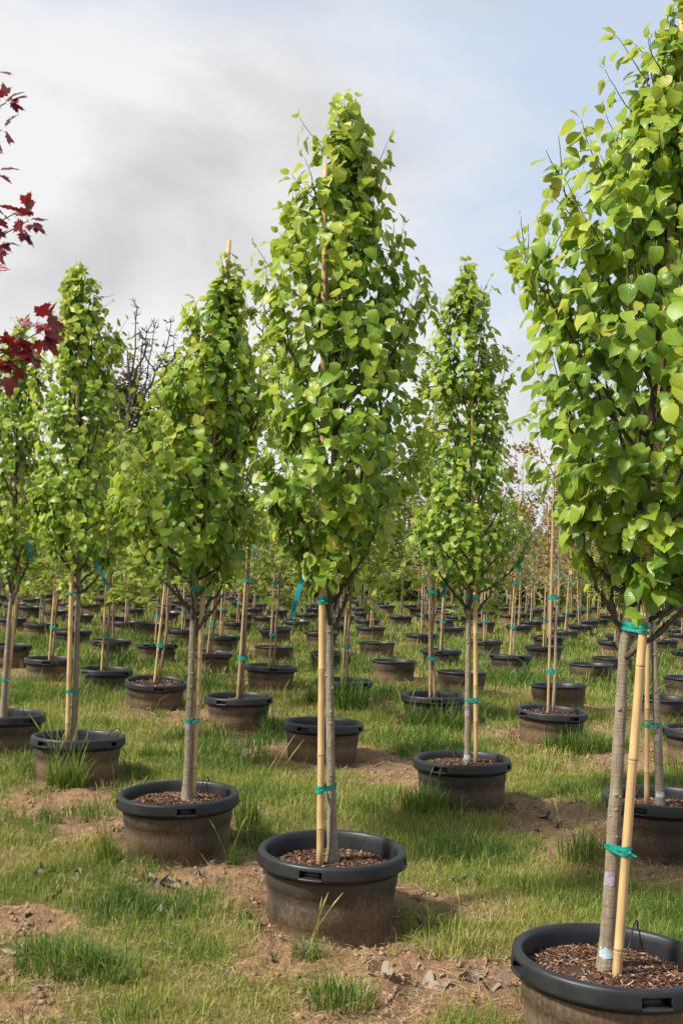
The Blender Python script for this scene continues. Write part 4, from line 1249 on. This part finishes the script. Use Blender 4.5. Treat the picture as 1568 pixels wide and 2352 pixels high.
SPEC = {
 'maple': [grow(300 + i, 3.2 + 0.15 * i, 1.05, 0.62, 20, MAPLE, 1200, 0.105, [M['maple']], M['brown_bark'], 'layer') for i in range(4)],
 'tallmaple': [grow(330, 4.05, 1.1, 0.5, 26, MAPLE, 1500, 0.075, [M['maple']], M['brown_bark'], 'narrow')],
 'bronze': [grow(340 + i, 2.9 + 0.25 * i, 1.0, 0.55, 18, SMALL, 1000, 0.065, [M['bronze']], M['twig_pale'], 'narrow', 0.013) for i in range(3)],
 'budding': [grow(350 + i, 2.9 + 0.15 * i, 1.2, 0.45, 14, SMALL, 380, 0.036, [M['bud'], M['bud'], M['maple']], M['twig_pale'], 'bare', 0.015) for i in range(2)],
}
def cane_proto(seed, h, r, dull):
    mb = MB()
    build_cane(mb, [(0, 0.3), (0.0, h)], 0.0, r, r * 0.8, seed)
    return mb.mesh('pole', [M['bamboo_dull' if dull else 'bamboo'], M['node']])
CANES = [cane_proto(400 + i, 2.0 + 0.17 * i, 0.0125, i % 2 == 1) for i in range(5)]
def tie_proto():
    mb = MB()
    v = []; n = 10
    for z in (-0.016, 0.016):
        for k in range(n):
            a = 2 * math.pi * k / n
            v.append((0.048 * math.cos(a), 0.024 * math.sin(a), z + 0.004 * math.sin(a * 2)))
    mb.add(v, [(k, (k + 1) % n, n + (k + 1) % n, n + k) for k in range(n)])
    return mb.mesh('tie_tape', [M['tape']])
ME_TIE = tie_proto()
def tag_proto():
    mb = MB()
    v = []
    for k in range(6):
        t = k / 5
        v += [(-0.011 + 0.05 * t, -0.02 * math.sin(t * 2.5), -0.15 * t), (0.011 + 0.05 * t, -0.02 * math.sin(t * 2.5), -0.15 * t)]
    mb.add(v, [(2 * k, 2 * k + 1, 2 * k + 3, 2 * k + 2) for k in range(5)])
    return mb.mesh('plant_tag', [M['tagblue']])
ME_TAG = tag_proto()

SPNAME = {'maple': 'maple_sapling', 'tallmaple': 'maple_sapling', 'bronze': 'bronze_sapling', 'budding': 'budding_sapling'}
SPDESC = {'maple': 'green maple', 'tallmaple': 'tall slim maple', 'bronze': 'bronze-leaved sapling', 'budding': 'budding sapling'}
def plant(species, x, y, lean, where, far, rnd, zoff=0.0):
    pr = SPEC[species]; tm, bm, cm = pr[int(rnd * 997) % len(pr)]
    sc = 0.86 + 0.26 * ((rnd * 7.7) % 1)
    if species == 'tallmaple': sc = 1.0
    rz = rnd * 40.0
    t = empty(SPNAME[species], (x + 0.02, y, zoff), (0.0, lean, 0.0))
    tag(t, f'{SPDESC[species]} in the {where}' if far else f'{SPDESC[species]} in the pot {where}', 'tree', 'saplings in the ' + (GRP_FAR if far else 'middle rows'))
    for nme, me in (('trunk', tm), ('branches', bm), ('crown', cm)):
        o = link(bpy.data.objects.new(nme, me), t); o.rotation_euler = (0, 0, rz); o.scale = (sc, sc, sc)
        if sc != 1: o.location = (0, 0, 0.3 * (1 - sc))
        if nme != 'trunk': tag(o, kind='stuff')
    s = empty('bamboo_stake', (x - 0.025, y - 0.015, zoff), (0.0, lean + (rnd - 0.5) * 0.03, 0.0))
    tag(s, f'cane in the {where}' if far else f'bamboo cane in the pot {where}', 'stake', 'canes in the ' + (GRP_FAR if far else 'middle rows'))
    o = link(bpy.data.objects.new('pole', CANES[int(rnd * 1009) % 5]), s)
    for h in (0.68 + 0.1 * ((rnd * 13) % 1), 1.32 + 0.12 * ((rnd * 17) % 1)):
        o = link(bpy.data.objects.new('tie_tape', ME_TIE), s); o.location = (0.022, 0.006, h)
    if rnd > 0.45:
        o = link(bpy.data.objects.new('plant_tag', ME_TAG)); o.location = (x + (rnd - 0.7) * 0.5, y - 0.06, 1.55 + 0.25 * ((rnd * 29) % 1) + zoff); o.rotation_euler = (0, rnd * 1.2 - 0.9, 0)
        tag(o, f'turquoise tag above the {where}' if far else f'turquoise tag above the pot {where}', 'tag', 'tags in the ' + (GRP_FAR if far else 'middle rows'))

for i, (k, (x, y, kind, sp, lean, slot, tilt, where)) in enumerate(MID.items()):
    desc = 'black pot' if kind == 'A' else 'empty black pot'
    rnd = ((i * 0.6180339) % 1)
    make_pot(kind, x, y, f'{desc} {where}', 'pots in the middle rows', slot, tilt, ME_MULCH_MID[i % 2] if (sp or k in ('b', 'R18')) else None,
             0.372 if k in ('p11', 'p12', 'p13', 'R1', 'g', 'R18', 'p7') else (0.24 if k == 'b' else 0.35), zoff=(0.0 if y < 13 else random.uniform(-0.02, 0.02)))
    if sp: plant(sp, x, y, lean, where, False, rnd)

ORD = 'first second third fourth fifth sixth seventh eighth ninth tenth eleventh twelfth thirteenth fourteenth fifteenth sixteenth seventeenth eighteenth nineteenth twentieth twenty-first twenty-second twenty-third twenty-fourth twenty-fifth twenty-sixth'.split()
SECT = [(-9, 'left of the leftmost pear trunk'), (-0.30, 'between the two leftmost pears'), (-0.234, 'between second and third pears'), (-0.138, 'between third and central pears'),
        (0.0, 'between central and narrow pears'), (0.12, 'between narrow pear and paired canes'), (0.198, 'between paired canes and nearest pear'), (0.26, 'right of the nearest pear')]
BAND = [(0, 'in fifth rows back'), (24, 'in distant rows'), (29, 'in very distant rows'), (36, 'in hindmost rows')]
FARWORD = {}
cells = {}
for i, (x, y, h) in enumerate(FAR):
    sc_ = [n for a, n in SECT if x / y >= a][-1]; bd = [n for a, n in BAND if y >= a][-1]
    cells.setdefault((sc_, bd), []).append((x / y, i))
for (sc_, bd), v in cells.items():
    for q, (_, i) in enumerate(sorted(v)): FARWORD[i] = (ORD[min(q, 25)], f'{bd}, {sc_}')
for i, (x, y, h) in enumerate(FAR):
    make_pot('A', x, y, f'{FARWORD[i][0]} black pot {FARWORD[i][1]}', 'pots in the far rows', h * 90, 3.0 if h > 0.8 else 0.8, low=True, zoff=random.uniform(-0.03, 0.03))
    rnd = (h * 91.7 + i * 0.618) % 1
    if rnd < 0.78:
        leftish = x < 0.05 * y
        q = (rnd * 11.3) % 1
        sp = 'maple' if (leftish and q < 0.78) or (not leftish and q < 0.32) else ('bronze' if q < 0.70 else 'budding')
        plant(sp, x, y, random.gauss(0.02, 0.03), f'{FARWORD[i][0]} pot {FARWORD[i][1]}', True, rnd)

# ------------------------------------------------------------------ trees beyond the field
def far_crown(seed, shape, n, size, mats, gaps=0.35):
    """leaf clumps through an uneven volume; shape(z 0..1) -> radius"""
    r = np.random.default_rng(seed)
    nc = max(10, n // 45)
    pos = []
    for c in range(nc):
        z = r.uniform(0, 1); a = r.uniform(0, 6.28); q = shape(z) * math.sqrt(r.uniform(0.15, 1))
        cpos = np.array([q * math.cos(a), q * math.sin(a), z])
        cr = r.uniform(0.06, 0.17)
        pos.append(cpos + r.normal(0, 1, (n // nc, 3)) * np.array([cr, cr, cr * 0.6]))
    return np.concatenate(pos)

def far_tree(name, label, group, x, y, h, width, base, n, leaf, mats, bark_m, seed, shape, twigs=14, cat='tree'):
    r = np.random.default_rng(seed)
    root = empty(name, (x, y, -0.02))
    tag(root, label, cat, group)
    mb = MB()
    tr = 0.018 * h
    mb.tube([(r.normal(0, 0.01 * h) * (k > 0), r.normal(0, 0.01 * h) * (k > 0), h * 0.92 * k / 6) for k in range(7)], [tr * (1 - 0.85 * k / 6) for k in range(7)], 7)
    for k in range(twigs):
        z = r.uniform(base, 0.85) * h; a = r.uniform(0, 6.28); L = width * h * 0.5 * r.uniform(0.5, 1.0)
        p0 = np.array([0, 0, z]); p2 = p0 + np.array([math.cos(a) * L, math.sin(a) * L, L * r.uniform(0.3, 1.0)])
        mb.tube(list(bez(p0, p0 + (p2 - p0) * np.array([0.6, 0.6, 0.3]), p2, 5)), np.linspace(tr * 0.35, tr * 0.06, 5), 5, cap=False)
    mb.build('trunk', bark_m, root)
    P = far_crown(seed, shape, n, leaf, mats)
    P = P * np.array([width * h * 0.5, width * h * 0.5, h * (1 - base)]) + np.array([0, 0, h * base])
    P = P[P[:, 2] > 0.05]
    ax = r.normal(0, 1, (len(P), 3)); no = r.normal(0, 0.6, (len(P), 3)) + np.array([0, 0, 0.8])
    V, T, Uv, idx = place_leaves(SMALL, r.integers(0, 3, len(P)), P, frames(ax, no), leaf * r.uniform(0.6, 1.3, len(P)))
    o = link(bpy.data.objects.new('crown', tri_mesh('crown', V, T, mats, midx=r.integers(0, len(mats), len(P))[idx], uv=Uv)), root)
    tag(o, kind='stuff')
    return root

oval = lambda z: 0.35 + 0.65 * math.sin(math.pi * min(1, (z * 0.9 + 0.1)))
cone = lambda z: 1.0 - 0.85 * z
dome = lambda z: math.sqrt(max(0.05, 1 - z * z))
k = 0
for i in range(17):          # low evergreen bushes along the far side
    x = -1.5 + i * 1.75 + random.uniform(-0.4, 0.4); y = 50 + random.uniform(-1.5, 1.5)
    far_tree('evergreen_bush', f'{ORD[i]} dark evergreen bush from the left in the far hedge', 'evergreen bushes along the far side', x, y, random.uniform(2.2, 3.2), 0.85, 0.02, 1800, 0.22, [M['evergreen']], M['dead_bark'], 500 + i, dome, 5, 'bush')
for i in range(15):          # russet young trees behind them
    x = 0.0 + i * 1.85 + random.uniform(-0.6, 0.6); y = 55 + random.uniform(-2, 3)
    far_tree('russet_tree', f'{ORD[i]} russet tree from the left behind the evergreen hedge', 'russet trees behind the hedge', x, y, random.uniform(4.8, 6.6) * (1.15 if i < 3 else 1), 0.5, 0.2, 2000, 0.20, [M['bronze'], M['bronze'], M['far_green']], M['twig_pale'], 540 + i, oval, 34)
for i in range(13):          # green trees behind the left half
    x = -23 + i * 2.0 + random.uniform(-0.5, 0.5); y = 60 + random.uniform(-2, 3)
    far_tree('green_tree', f'{ORD[i]} bushy green tree from the left beyond the field', 'green trees beyond the left half', x, y, random.uniform(5.0, 7.5), 0.6, 0.08, 1300, 0.24, [M['far_green']], M['dead_bark'], 580 + i, oval, 10)
far_tree('dark_tree', 'dark green tree rising behind the right side of the tallest pear', None, 3.9, 62, 9.0, 0.55, 0.1, 2600, 0.24, [M['far_green'], M['evergreen']], M['dead_bark'], 620, oval, 14)
far_tree('mossy_tree', 'grey green mossy tree right of the bare tree top', None, -11.0, 74, 14.8, 0.52, 0.2, 9000, 0.36, [M['grey_green'], M['grey_green'], M['far_green']], M['dead_bark'], 621, oval, 60)
far_tree('mossy_tree', 'tangled mossy tree under the bare tree top', None, -15.2, 73, 13.4, 0.5, 0.15, 9000, 0.36, [M['grey_green'], M['grey_green'], M['bronze']], M['dead_bark'], 622, oval, 70)
far_tree('tall_green_tree', 'tall green tree behind the leftmost pear', None, -22.5, 70, 10.5, 0.6, 0.1, 2600, 0.28, [M['far_green']], M['dead_bark'], 623, oval, 14)

def bare_tree():
    r = np.random.default_rng(77)
    root = empty('bare_tree', (-14.1, 70, 0))
    tag(root, 'bare dead tree top with upright branches against the cloud', 'tree')
    mb = MB()
    mb.tube([(0, 0, 0), (0.1, 0, 5), (-0.1, 0, 10), (0.15, 0, 12.5), (-0.1, 0, 14.2), (-0.25, 0, 15.6)], [0.30, 0.26, 0.20, 0.13, 0.08, 0.03], 8)
    mb.build('trunk', M['dead_bark'], root)
    limbs = [(9.5, 1.1, 17.4, 2.0), (10.5, -1.5, 16.0, -0.6), (11.5, 2.4, 17.6, 1.0), (12.2, 0.25, 18.3, 0.2), (9.0, 3.9, 12.9, 1.4), (12.0, -2.0, 15.9, 0.5), (10.0, -1.1, 15.0, -1.6), (11, 1.0, 16.0, -1.0), (13, 0.9, 16.8, 0.7), (9.6, -2.3, 13.5, 0.8)]
    for (z0, dx, z1, dy) in limbs:
        mb = MB()
        path = bez(np.array([0, 0, z0]), np.array([dx * 0.85, dy * 0.6, z0 + (z1 - z0) * 0.35]), np.array([dx, dy, z1]), 9)
        path[1:-1] += r.normal(0, 0.06, (7, 3))
        mb.tube(list(path), np.linspace(0.11, 0.025, 9), 6)
        for i in range(2, 9):
            for _ in range(3):
                d = nrm(r.normal(0, 0.8, 3) + np.array([0, 0, 0.6])); L = r.uniform(0.3, 0.9)
                e = path[i] + d * L
                mb.tube([path[i], path[i] + d * L * 0.5 + r.normal(0, 0.06, 3), e], [0.045, 0.032, 0.018], 4, cap=False)
                for _ in range(2):
                    d2 = nrm(d + r.normal(0, 0.8, 3))
                    mb.tube([path[i] + d * L * 0.6, path[i] + d * L * 0.6 + d2 * 0.4], [0.025, 0.014], 4, cap=False)
        mb.build('branch', M['dead_bark'], root)
bare_tree()

# ------------------------------------------------------------------ red maple reaching in at the left
def red_maple():
    r = np.random.default_rng(91)
    bx, by = -2.05, 4.6
    root = empty('red_maple', (bx, by, 0))
    tag(root, 'dark red maple reaching into the picture from the left edge', 'tree')
    mb = MB()
    zs = np.linspace(0.3, 3.9, 30)
    mb.tube([(-0.02 * z + 0.01 * math.sin(z * 3), 0, z) for z in zs], [0.026 * (1 - 0.75 * (z - 0.3) / 3.6) for z in zs], 10)
    mb.build('trunk', M['brown_bark'], root)
    make_pot('A', bx, by, 'black pot of the red maple just outside the left edge', None, 20, 1, ME_MULCH_NEAR[0], 0.35)
    ME = [tri_mesh('leaf', *REDMAPLE[i][:2], [M['red']], uv=REDMAPLE[i][2]) for i in range(5)]
    # branch tips (absolute x, y, z), number of leaves
    tips = [(-1.50, 4.55, 3.46, 9), (-1.53, 4.6, 3.36, 5), (-1.43, 4.6, 3.01, 7), (-1.40, 4.62, 2.97, 6), (-1.55, 4.6, 3.18, 3), (-1.54, 4.65, 2.88, 3), (-1.54, 4.55, 2.72, 4),
            (-1.26, 4.55, 2.50, 6), (-1.33, 4.6, 2.52, 5), (-1.40, 4.6, 2.42, 6), (-1.35, 4.58, 2.37, 6), (-1.47, 4.6, 2.44, 6), (-1.50, 4.6, 2.34, 5), (-1.57, 4.62, 3.62, 4)]
    for k in range(26):
        a = r.uniform(0.5, 5.8); h = r.uniform(1.5, 3.9); q = r.uniform(0.2, 0.55)
        x = bx + q * math.cos(a)
        if x > -1.62: continue
        tips.append((x, by + q * math.sin(a), h, 6))
    for (x, y, z, n) in tips:
        tip = np.array([x - bx, y - by, z]); L = np.linalg.norm(tip[:2])
        z0 = z - L * 0.35 - 0.1
        p0 = np.array([-0.02 * z0, 0, z0])
        path = bez(p0, p0 + (tip - p0) * np.array([0.5, 0.5, 0.3]), tip, 8)
        mb = MB(); mb.tube(list(path), np.linspace(0.008, 0.002, 8), 6)
        br = mb.build('branch', M['branch'], root)
        d = nrm(tip - path[-3])
        for k in range(n + 1):
            t = r.uniform(0, 0.14) if k > 1 else 0.0
            p = tip - d * t
            ax = nrm(d * 0.5 + r.normal(0, 0.7, 3) + np.array([0, 0, -0.35])); no = nrm(np.array([0, -0.5, 0.8]) + r.normal(0, 0.5, 3))
            Fm = frames(ax[None], no[None])[0] * 0.112 * r.uniform(0.7, 1.1)
            o = bpy.data.objects.new('leaf', ME[r.integers(0, 5)])
            o.matrix_local = Matrix(((*Fm[0], p[0]), (*Fm[1], p[1]), (*Fm[2], p[2]), (0, 0, 0, 1)))
            link(o, root)
red_maple()

# ------------------------------------------------------------------ tufts, weeds, litter
def arching(P, h, w, bend, ang, tint):
    n = len(P); S = 5
    d = np.stack([np.cos(ang), np.sin(ang), np.zeros(n)], 1); s = np.stack([-np.sin(ang), np.cos(ang), np.zeros(n)], 1)
    up = np.array([0, 0, 1.0]); p = P.copy(); rows = []
    tilt = bend * 0.35
    for k in range(S + 1):
        ww = (w * 0.5 * (1 - (k / S) ** 2.2) + 0.0002)[:, None]
        rows += [p - s * ww, p + s * ww]
        p = p + (d * np.sin(tilt)[:, None] + up * np.cos(tilt)[:, None]) * (h / S * 1.15)[:, None]
        tilt = tilt + bend * (0.18 + 0.12 * k)
    V = np.stack(rows, 1).reshape(-1, 3)
    b = np.arange(n)[:, None] * (2 * S + 2)
    q = []
    for k in range(S): q += [[2 * k, 2 * k + 1, 2 * k + 3], [2 * k, 2 * k + 3, 2 * k + 2]]
    T = (b[:, None, :] + np.array(q)[None]).reshape(-1, 3)
    return V, T, np.repeat(tint, 2 * S + 2)
def tuft(x, y, n, h, spread, tint0, label, w=0.0042, heads=0, lean=0.7):
    x = np.asarray(x); a = rng.uniform(0, 2 * math.pi, n); q = np.sqrt(rng.random(n)) * spread
    P = np.stack([q * np.cos(a), q * np.sin(a) * 0.8, np.zeros(n)], 1)
    hh = h * rng.uniform(0.45, 1.1, n) * (1 - 0.4 * q / spread)
    V, T, A = arching(P, hh, np.full(n, w) * rng.uniform(0.6, 1.3, n), rng.uniform(0.1, lean * 1.6, n), a + rng.normal(0, 0.9, n), np.clip(tint0 + rng.normal(0, 0.12, n) + np.where(rng.random(n) < 0.12, 0.5, 0), 0, 1))
    VV = [V]; TT = [T]; AA = [A]; off = len(V)
    for k in range(heads):       # seed heads on thin stems
        b = np.array([rng.uniform(-spread, spread) * 0.7, rng.uniform(-spread, spread) * 0.5, 0])
        d = np.array([rng.normal(0, 0.22), rng.normal(0, 0.15), 1.0]); L = h * rng.uniform(1.3, 1.9)
        pts = [b + d * L * t + np.array([d[0], d[1], 0]) * L * t * t * 0.6 for t in (0, 0.4, 0.75, 0.85, 1.0)]
        ws = (0.0016, 0.0014, 0.0014, 0.0045, 0.0008)
        vv = []
        for p, ww in zip(pts, ws): vv += [p + np.array([-ww, 0, 0]), p + np.array([ww, 0, 0]), p + np.array([0, -ww, 0])]
        tt = []
        for i in range(4):
            for j in range(3):
                j2 = (j + 1) % 3
                tt += [(i * 3 + j, i * 3 + j2, i * 3 + 3 + j2), (i * 3 + j, i * 3 + 3 + j2, i * 3 + 3 + j)]
        VV.append(np.array(vv)); TT.append(np.array(tt) + off); AA.append(np.repeat([0.5, 0.5, 0.55, 0.8, 0.85], 3)); off += 15
    me = tri_mesh('grass_tuft', np.concatenate(VV), np.concatenate(TT), [M['grass']], attr={'tint': np.concatenate(AA)}, smooth=False)
    o = link(bpy.data.objects.new('grass_tuft', me)); o.location = (float(x), y, gz(float(x), y) - 0.003)
    tag(o, label, 'grass tuft', 'grass tufts among the pots', kind='stuff' if n > 900 else None)
TUFTS = [(-0.98, 4.08, 420, 0.19, 0.17, 0.08, 'dark green coarse grass tuft at the bottom left', 0, 0.9), (-0.80, 4.0, 320, 0.15, 0.15, 0.12, 'second dark green tuft beside the bottom left one', 0, 0.9),
 (0.05, 3.76, 230, 0.15, 0.12, 0.12, 'green tuft at the bottom edge left of bare soil', 0, 0.8), (-0.08, 4.17, 90, 0.13, 0.05, 0.22, 'small spiky tuft in front of the central pot', 3, 0.7),
 (-0.47, 5.27, 60, 0.16, 0.035, 0.12, 'thin tuft on bare soil left of the central pot', 2, 0.8), (0.56, 4.41, 150, 0.11, 0.09, 0.72, 'yellow straw tuft right of the central pot', 2, 0.9),
 (0.47, 4.30, 90, 0.10, 0.06, 0.66, 'smaller straw tuft near the bare soil', 1, 0.9), (0.12, 10.93, 420, 0.42, 0.20, 0.02, 'tall dark tuft before the pot right of the central trunk', 5, 0.5),
 (-0.12, 11.1, 300, 0.36, 0.16, 0.03, 'tall dark tuft seen just left of the central trunk', 0, 0.5), (0.98, 9.82, 420, 0.32, 0.22, 0.03, 'dark bushy tuft before the pot by the small-leaved pear', 0, 0.6),
 (0.72, 9.85, 220, 0.26, 0.14, 0.06, 'dark tuft left of the bushy one', 3, 0.6), (1.97, 8.98, 520, 0.24, 0.26, 0.10, 'fresh green tuft before the pot with paired canes', 0, 0.7), (2.28, 9.1, 360, 0.20, 0.22, 0.12, 'fresh green tuft right of the paired canes', 0, 0.7),
 (-1.60, 6.82, 130, 0.30, 0.07, 0.25, 'tall seeding grass in front of the slotted left pot', 9, 0.5), (-1.72, 6.8, 110, 0.24, 0.06, 0.22, 'seeding grass left of the tall one', 5, 0.5),
 (-0.46, 6.0, 110, 0.30, 0.07, 0.15, 'tall grass right of the second nearest pot', 3, 0.4), (-1.32, 7.95, 160, 0.18, 0.11, 0.08, 'green tuft behind the slotted left pot', 2, 0.6),
 (-0.52, 9.42, 160, 0.24, 0.12, 0.14, 'grass clump right of the pot between middle pears', 4, 0.5), (-2.68, 11.25, 130, 0.34, 0.12, 0.35, 'pale seeding grass left of the tilted pot', 9, 0.5),
 (1.30, 5.55, 260, 0.22, 0.16, 0.12, 'green grass behind the nearest leaning cane', 4, 0.6), (0.42, 5.9, 200, 0.12, 0.2, 0.14, 'low green clump behind the central pot', 0, 0.8), (0.55, 6.45, 240, 0.20, 0.14, 0.13, 'green grass at the foot of the narrow pear pot', 2, 0.5),
 (-1.05, 5.15, 90, 0.20, 0.05, 0.30, 'thin seeding grass before the second nearest pot', 6, 0.5)]
for (x, y, n, h, s, t, lab, hd, ln) in TUFTS:
    if y < 5: x *= 0.963; y *= 0.963
    tuft(x, y, n, h, s, t, lab, 0.0034 if y < 6 else 0.006, hd, ln)

def dry_leaf(seed):
    """a curled, crumpled sheet with a ragged lobed edge"""
    r = np.random.default_rng(seed)
    V = [(0, 0, 0)]; T = []; na = 20; ph = r.uniform(0, 6.28, 4); ax = r.uniform(0, 3.14)
    for i in range(1, 5):
        for k in range(na):
            a = 2 * math.pi * k / na
            R = (0.5 + 0.13 * math.sin(3 * a + ph[0]) + 0.09 * math.sin(5 * a + ph[1]) + r.uniform(-0.05, 0.05) * (i == 4)) * i / 4
            x = R * math.cos(a); y = R * math.sin(a) * 0.8
            u = x * math.cos(ax) + y * math.sin(ax)
            z = 1.1 * u * u + 0.07 * math.sin(9 * x + ph[2]) + 0.07 * math.sin(8 * y + ph[3]) + r.normal(0, 0.025)
            V.append((x, y, z))
    for k in range(na): T.append((0, 1 + k, 1 + (k + 1) % na))
    for i in range(3):
        for k in range(na):
            b = 1 + i * na; k2 = (k + 1) % na
            T += [(b + k, b + na + k, b + na + k2), (b + k, b + na + k2, b + k2)]
    return tri_mesh('dead_leaf', np.array(V), np.array(T), [M['dead']], uv=np.array(V)[:, :2], smooth=True)
DRY = [dry_leaf(700 + i) for i in range(6)]
LIT = [(0.51, 4.04), (0.54, 4.01), (0.57, 4.09), (0.38, 4.05), (0.43, 4.0), (0.6, 5.32), (0.67, 5.29), (0.64, 5.36), (-1.37, 5.28), (-1.38, 5.17), (-1.22, 5.22), (-1.2, 5.19), (-0.87, 5.15), (-0.8, 5.12), (-0.74, 5.11), (-0.8, 5.02), (-0.69, 5.17), (-1.26, 4.61), (-1.21, 4.88), (-1.17, 4.16), (1.51, 7.07), (1.63, 7.21), (0.21, 4.02), (-0.09, 4.2), (-0.2, 4.14), (1.36, 6.57), (-1.08, 5.5), (0.05, 3.89), (0.57, 3.89), (0.62, 3.95), (-0.66, 5.12), (-0.6, 5.2), (1.3, 6.7), (1.22, 6.45), (0.33, 4.2), (0.36, 4.55), (0.4, 4.7), (-0.31, 4.6), (-1.1, 4.4), (-0.7, 4.7)]
for i, (x, y) in enumerate(LIT):
    x *= 0.963; y *= 0.963
    o = link(bpy.data.objects.new('dead_leaf', DRY[i % 6]))
    s = random.uniform(0.05, 0.095)
    o.location = (x, y, gz(x, y) + 0.006); o.rotation_euler = (random.uniform(-0.5, 0.5), random.uniform(-0.5, 0.5), random.uniform(0, 6.28)); o.scale = (s, s, s)
    w_ = 'on bare soil before the central pot' if (-0.25 < x < 0.75 and y < 4.3) else 'in grass right of the central pot' if x > 0.3 and y < 5.5 else 'on soil by the narrow pear pot' if x > 1 else 'before the second nearest pot' if x > -1 else 'in grass at the left edge'
    tag(o, f'dry curled grey brown leaf lying {w_}', 'leaf', 'dry leaves ' + w_)
for i in range(16):
    x, y = [(0.3, 4.15), (0.15, 4.2), (0.5, 3.95), (-0.45, 5.0), (-0.3, 4.85), (1.35, 6.45), (1.5, 6.8), (-1.2, 4.3), (-0.95, 3.75), (0.42, 4.95), (0.7, 3.9), (1.15, 6.6), (-0.55, 5.3), (0.25, 8.6), (0.45, 8.5), (1.6, 10.1)][i]
    mb = MB(); a = random.uniform(0, 6.28); L = random.uniform(0.06, 0.2)
    pts = [(L * (t - 0.5) * math.cos(a), L * (t - 0.5) * math.sin(a), 0.004 * math.sin(t * 5 + i)) for t in (0, 0.33, 0.66, 1)]
    mb.tube(pts, [0.0026, 0.003, 0.0026, 0.0014], 5)
    o = mb.build('fallen_twig', M['twig_pale'] if i % 2 else M['branch']); o.location = (x, y, gz(x, y) + 0.008)
    w_ = 'before the central pot' if (-0.25 < x < 0.75 and y < 4.3) else 'right of the central pot' if 0.3 < x < 0.5 and y < 5.5 else 'by the narrow pear pot' if x > 1 and y < 7 else 'behind the central trunk' if y > 8 and x < 1 else 'left of the central pot' if -0.6 < x < 0 else 'at the bottom left' if x < 0 else 'far right'
    tag(o, f'short {"pale" if i % 2 else "dark"} dry twig lying on soil {w_}', 'twig', 'twigs on the ground ' + w_)

def scatter_bits():
    # crumbs of soil on the bare patches and bits of straw in the grass
    n = 60000
    y = 2.4 + (14 - 2.4) * rng.random(n) ** 1.5; x = rng.uniform(-1, 1, n) * (0.3 + 0.36 * y)
    dm = dirt_mask(x, y)
    near = np.min(np.hypot(x[:, None] - POTS_NEAR[None, :, 0], y[:, None] - POTS_NEAR[None, :, 1]), 1)
    k = (dm > 0.45) & (near > 0.28) & (fbm(x, y, 3.0, 3, 91) > 0.42)
    P = np.stack([x, y, ground_h(x, y, dm)], 1)
    Q = P[k][:10000]; m = len(Q)
    base = np.array([(1, 0, 0), (-1, 0, 0), (0, 1, 0), (0, -1, 0), (0, 0, 0.8), (0, 0, -0.5), (0.6, 0.6, 0.4), (-0.6, 0.5, 0.5)])
    tri = np.array([(0, 6, 4), (6, 2, 4), (2, 7, 4), (7, 1, 4), (1, 3, 4), (3, 0, 4), (0, 2, 6), (2, 1, 7), (0, 3, 5), (3, 1, 5), (1, 2, 5), (2, 0, 5)])
    sz = 0.0024 + 0.017 * rng.random(m) ** 5
    V = base[None] * rng.uniform(0.55, 1.3, (m, 8, 1)) * (sz[:, None, None] * rng.uniform(0.6, 1.4, (m, 1, 3))) + Q[:, None, :]
    T = tri[None] + (np.arange(m) * 8)[:, None, None]
    o = link(bpy.data.objects.new('soil_crumbs', tri_mesh('soil_crumbs', V.reshape(-1, 3), T.reshape(-1, 3), [M['crumb']])))
    tag(o, 'brown soil crumbs strewn over the bare patches', 'soil', kind='stuff')
    k = (near > 0.29) & (dm > 0.12)
    Q = P[k][:9000]; m = len(Q)
    a = rng.uniform(0, 6.28, m); L = rng.uniform(0.012, 0.06, m) * np.clip(Q[:, 1] / 5, 0.8, 1.5); w = rng.uniform(0.0007, 0.0017, m) * np.clip(Q[:, 1] / 5, 1, 2)
    d = np.stack([np.cos(a), np.sin(a), rng.normal(0, 0.15, m)], 1); s = np.stack([-np.sin(a), np.cos(a), np.zeros(m)], 1)
    c = Q + np.array([0, 0, 0.008]) + np.array([0, 0, 1]) * rng.uniform(0, 0.012, (m, 1))
    V = np.stack([c - d * L[:, None] - s * w[:, None], c - d * L[:, None] + s * w[:, None], c + np.array([0, 0, 0.004]) - s * w[:, None], c + np.array([0, 0, 0.004]) + s * w[:, None], c + d * L[:, None]], 1)
    T = np.array([(0, 1, 3), (0, 3, 2), (2, 3, 4)])[None] + (np.arange(m) * 5)[:, None, None]
    o = link(bpy.data.objects.new('dry_straw', tri_mesh('dry_straw', V.reshape(-1, 3), T.reshape(-1, 3), [M['straw']], smooth=False)))
    tag(o, 'bits of dry straw lying on soil and thin grass', 'straw', kind='stuff')
scatter_bits()

# thin irrigation hoops on the rims
for key, a, lab in (('T1', 40, 'thin black watering tube looped over the slotted left pot'), ('T3', 100, 'thin black watering tube on the rim of the narrow pear pot'), ('TR', 60, 'thin black watering tube at the back rim of the nearest pot'), ('T2', 70, 'thin black watering tube at the rim of the second nearest pot'), ('TR2', 120, 'thin black watering tube in the pot behind the leaning cane'), ('T0', 80, 'thin black watering tube in the leftmost pot')):
    px, py = NEAR[key]['pos']; w = math.radians(a)
    c, s = math.cos(w), math.sin(w)
    P = [(0.32, -0.10), (0.315, -0.02), (0.305, 0.018), (0.285, 0.026), (0.25, 0.012), (0.21, -0.03), (0.17, -0.065)]
    mb = MB(); mb.tube([(q * c, q * s, z) for q, z in P], 0.003, 6)
    mb.tube([(0.17 * c, 0.17 * s, -0.08), (0.17 * c, 0.17 * s, -0.05)], 0.006, 6)
    o = mb.build('watering_tube', M['wire']); o.location = (px, py, RIM_Z)
    tag(o, lab, 'tube', 'watering tubes')
print('objects', len(bpy.data.objects), 'tris', sum(len(m.polygons) for m in bpy.data.meshes))
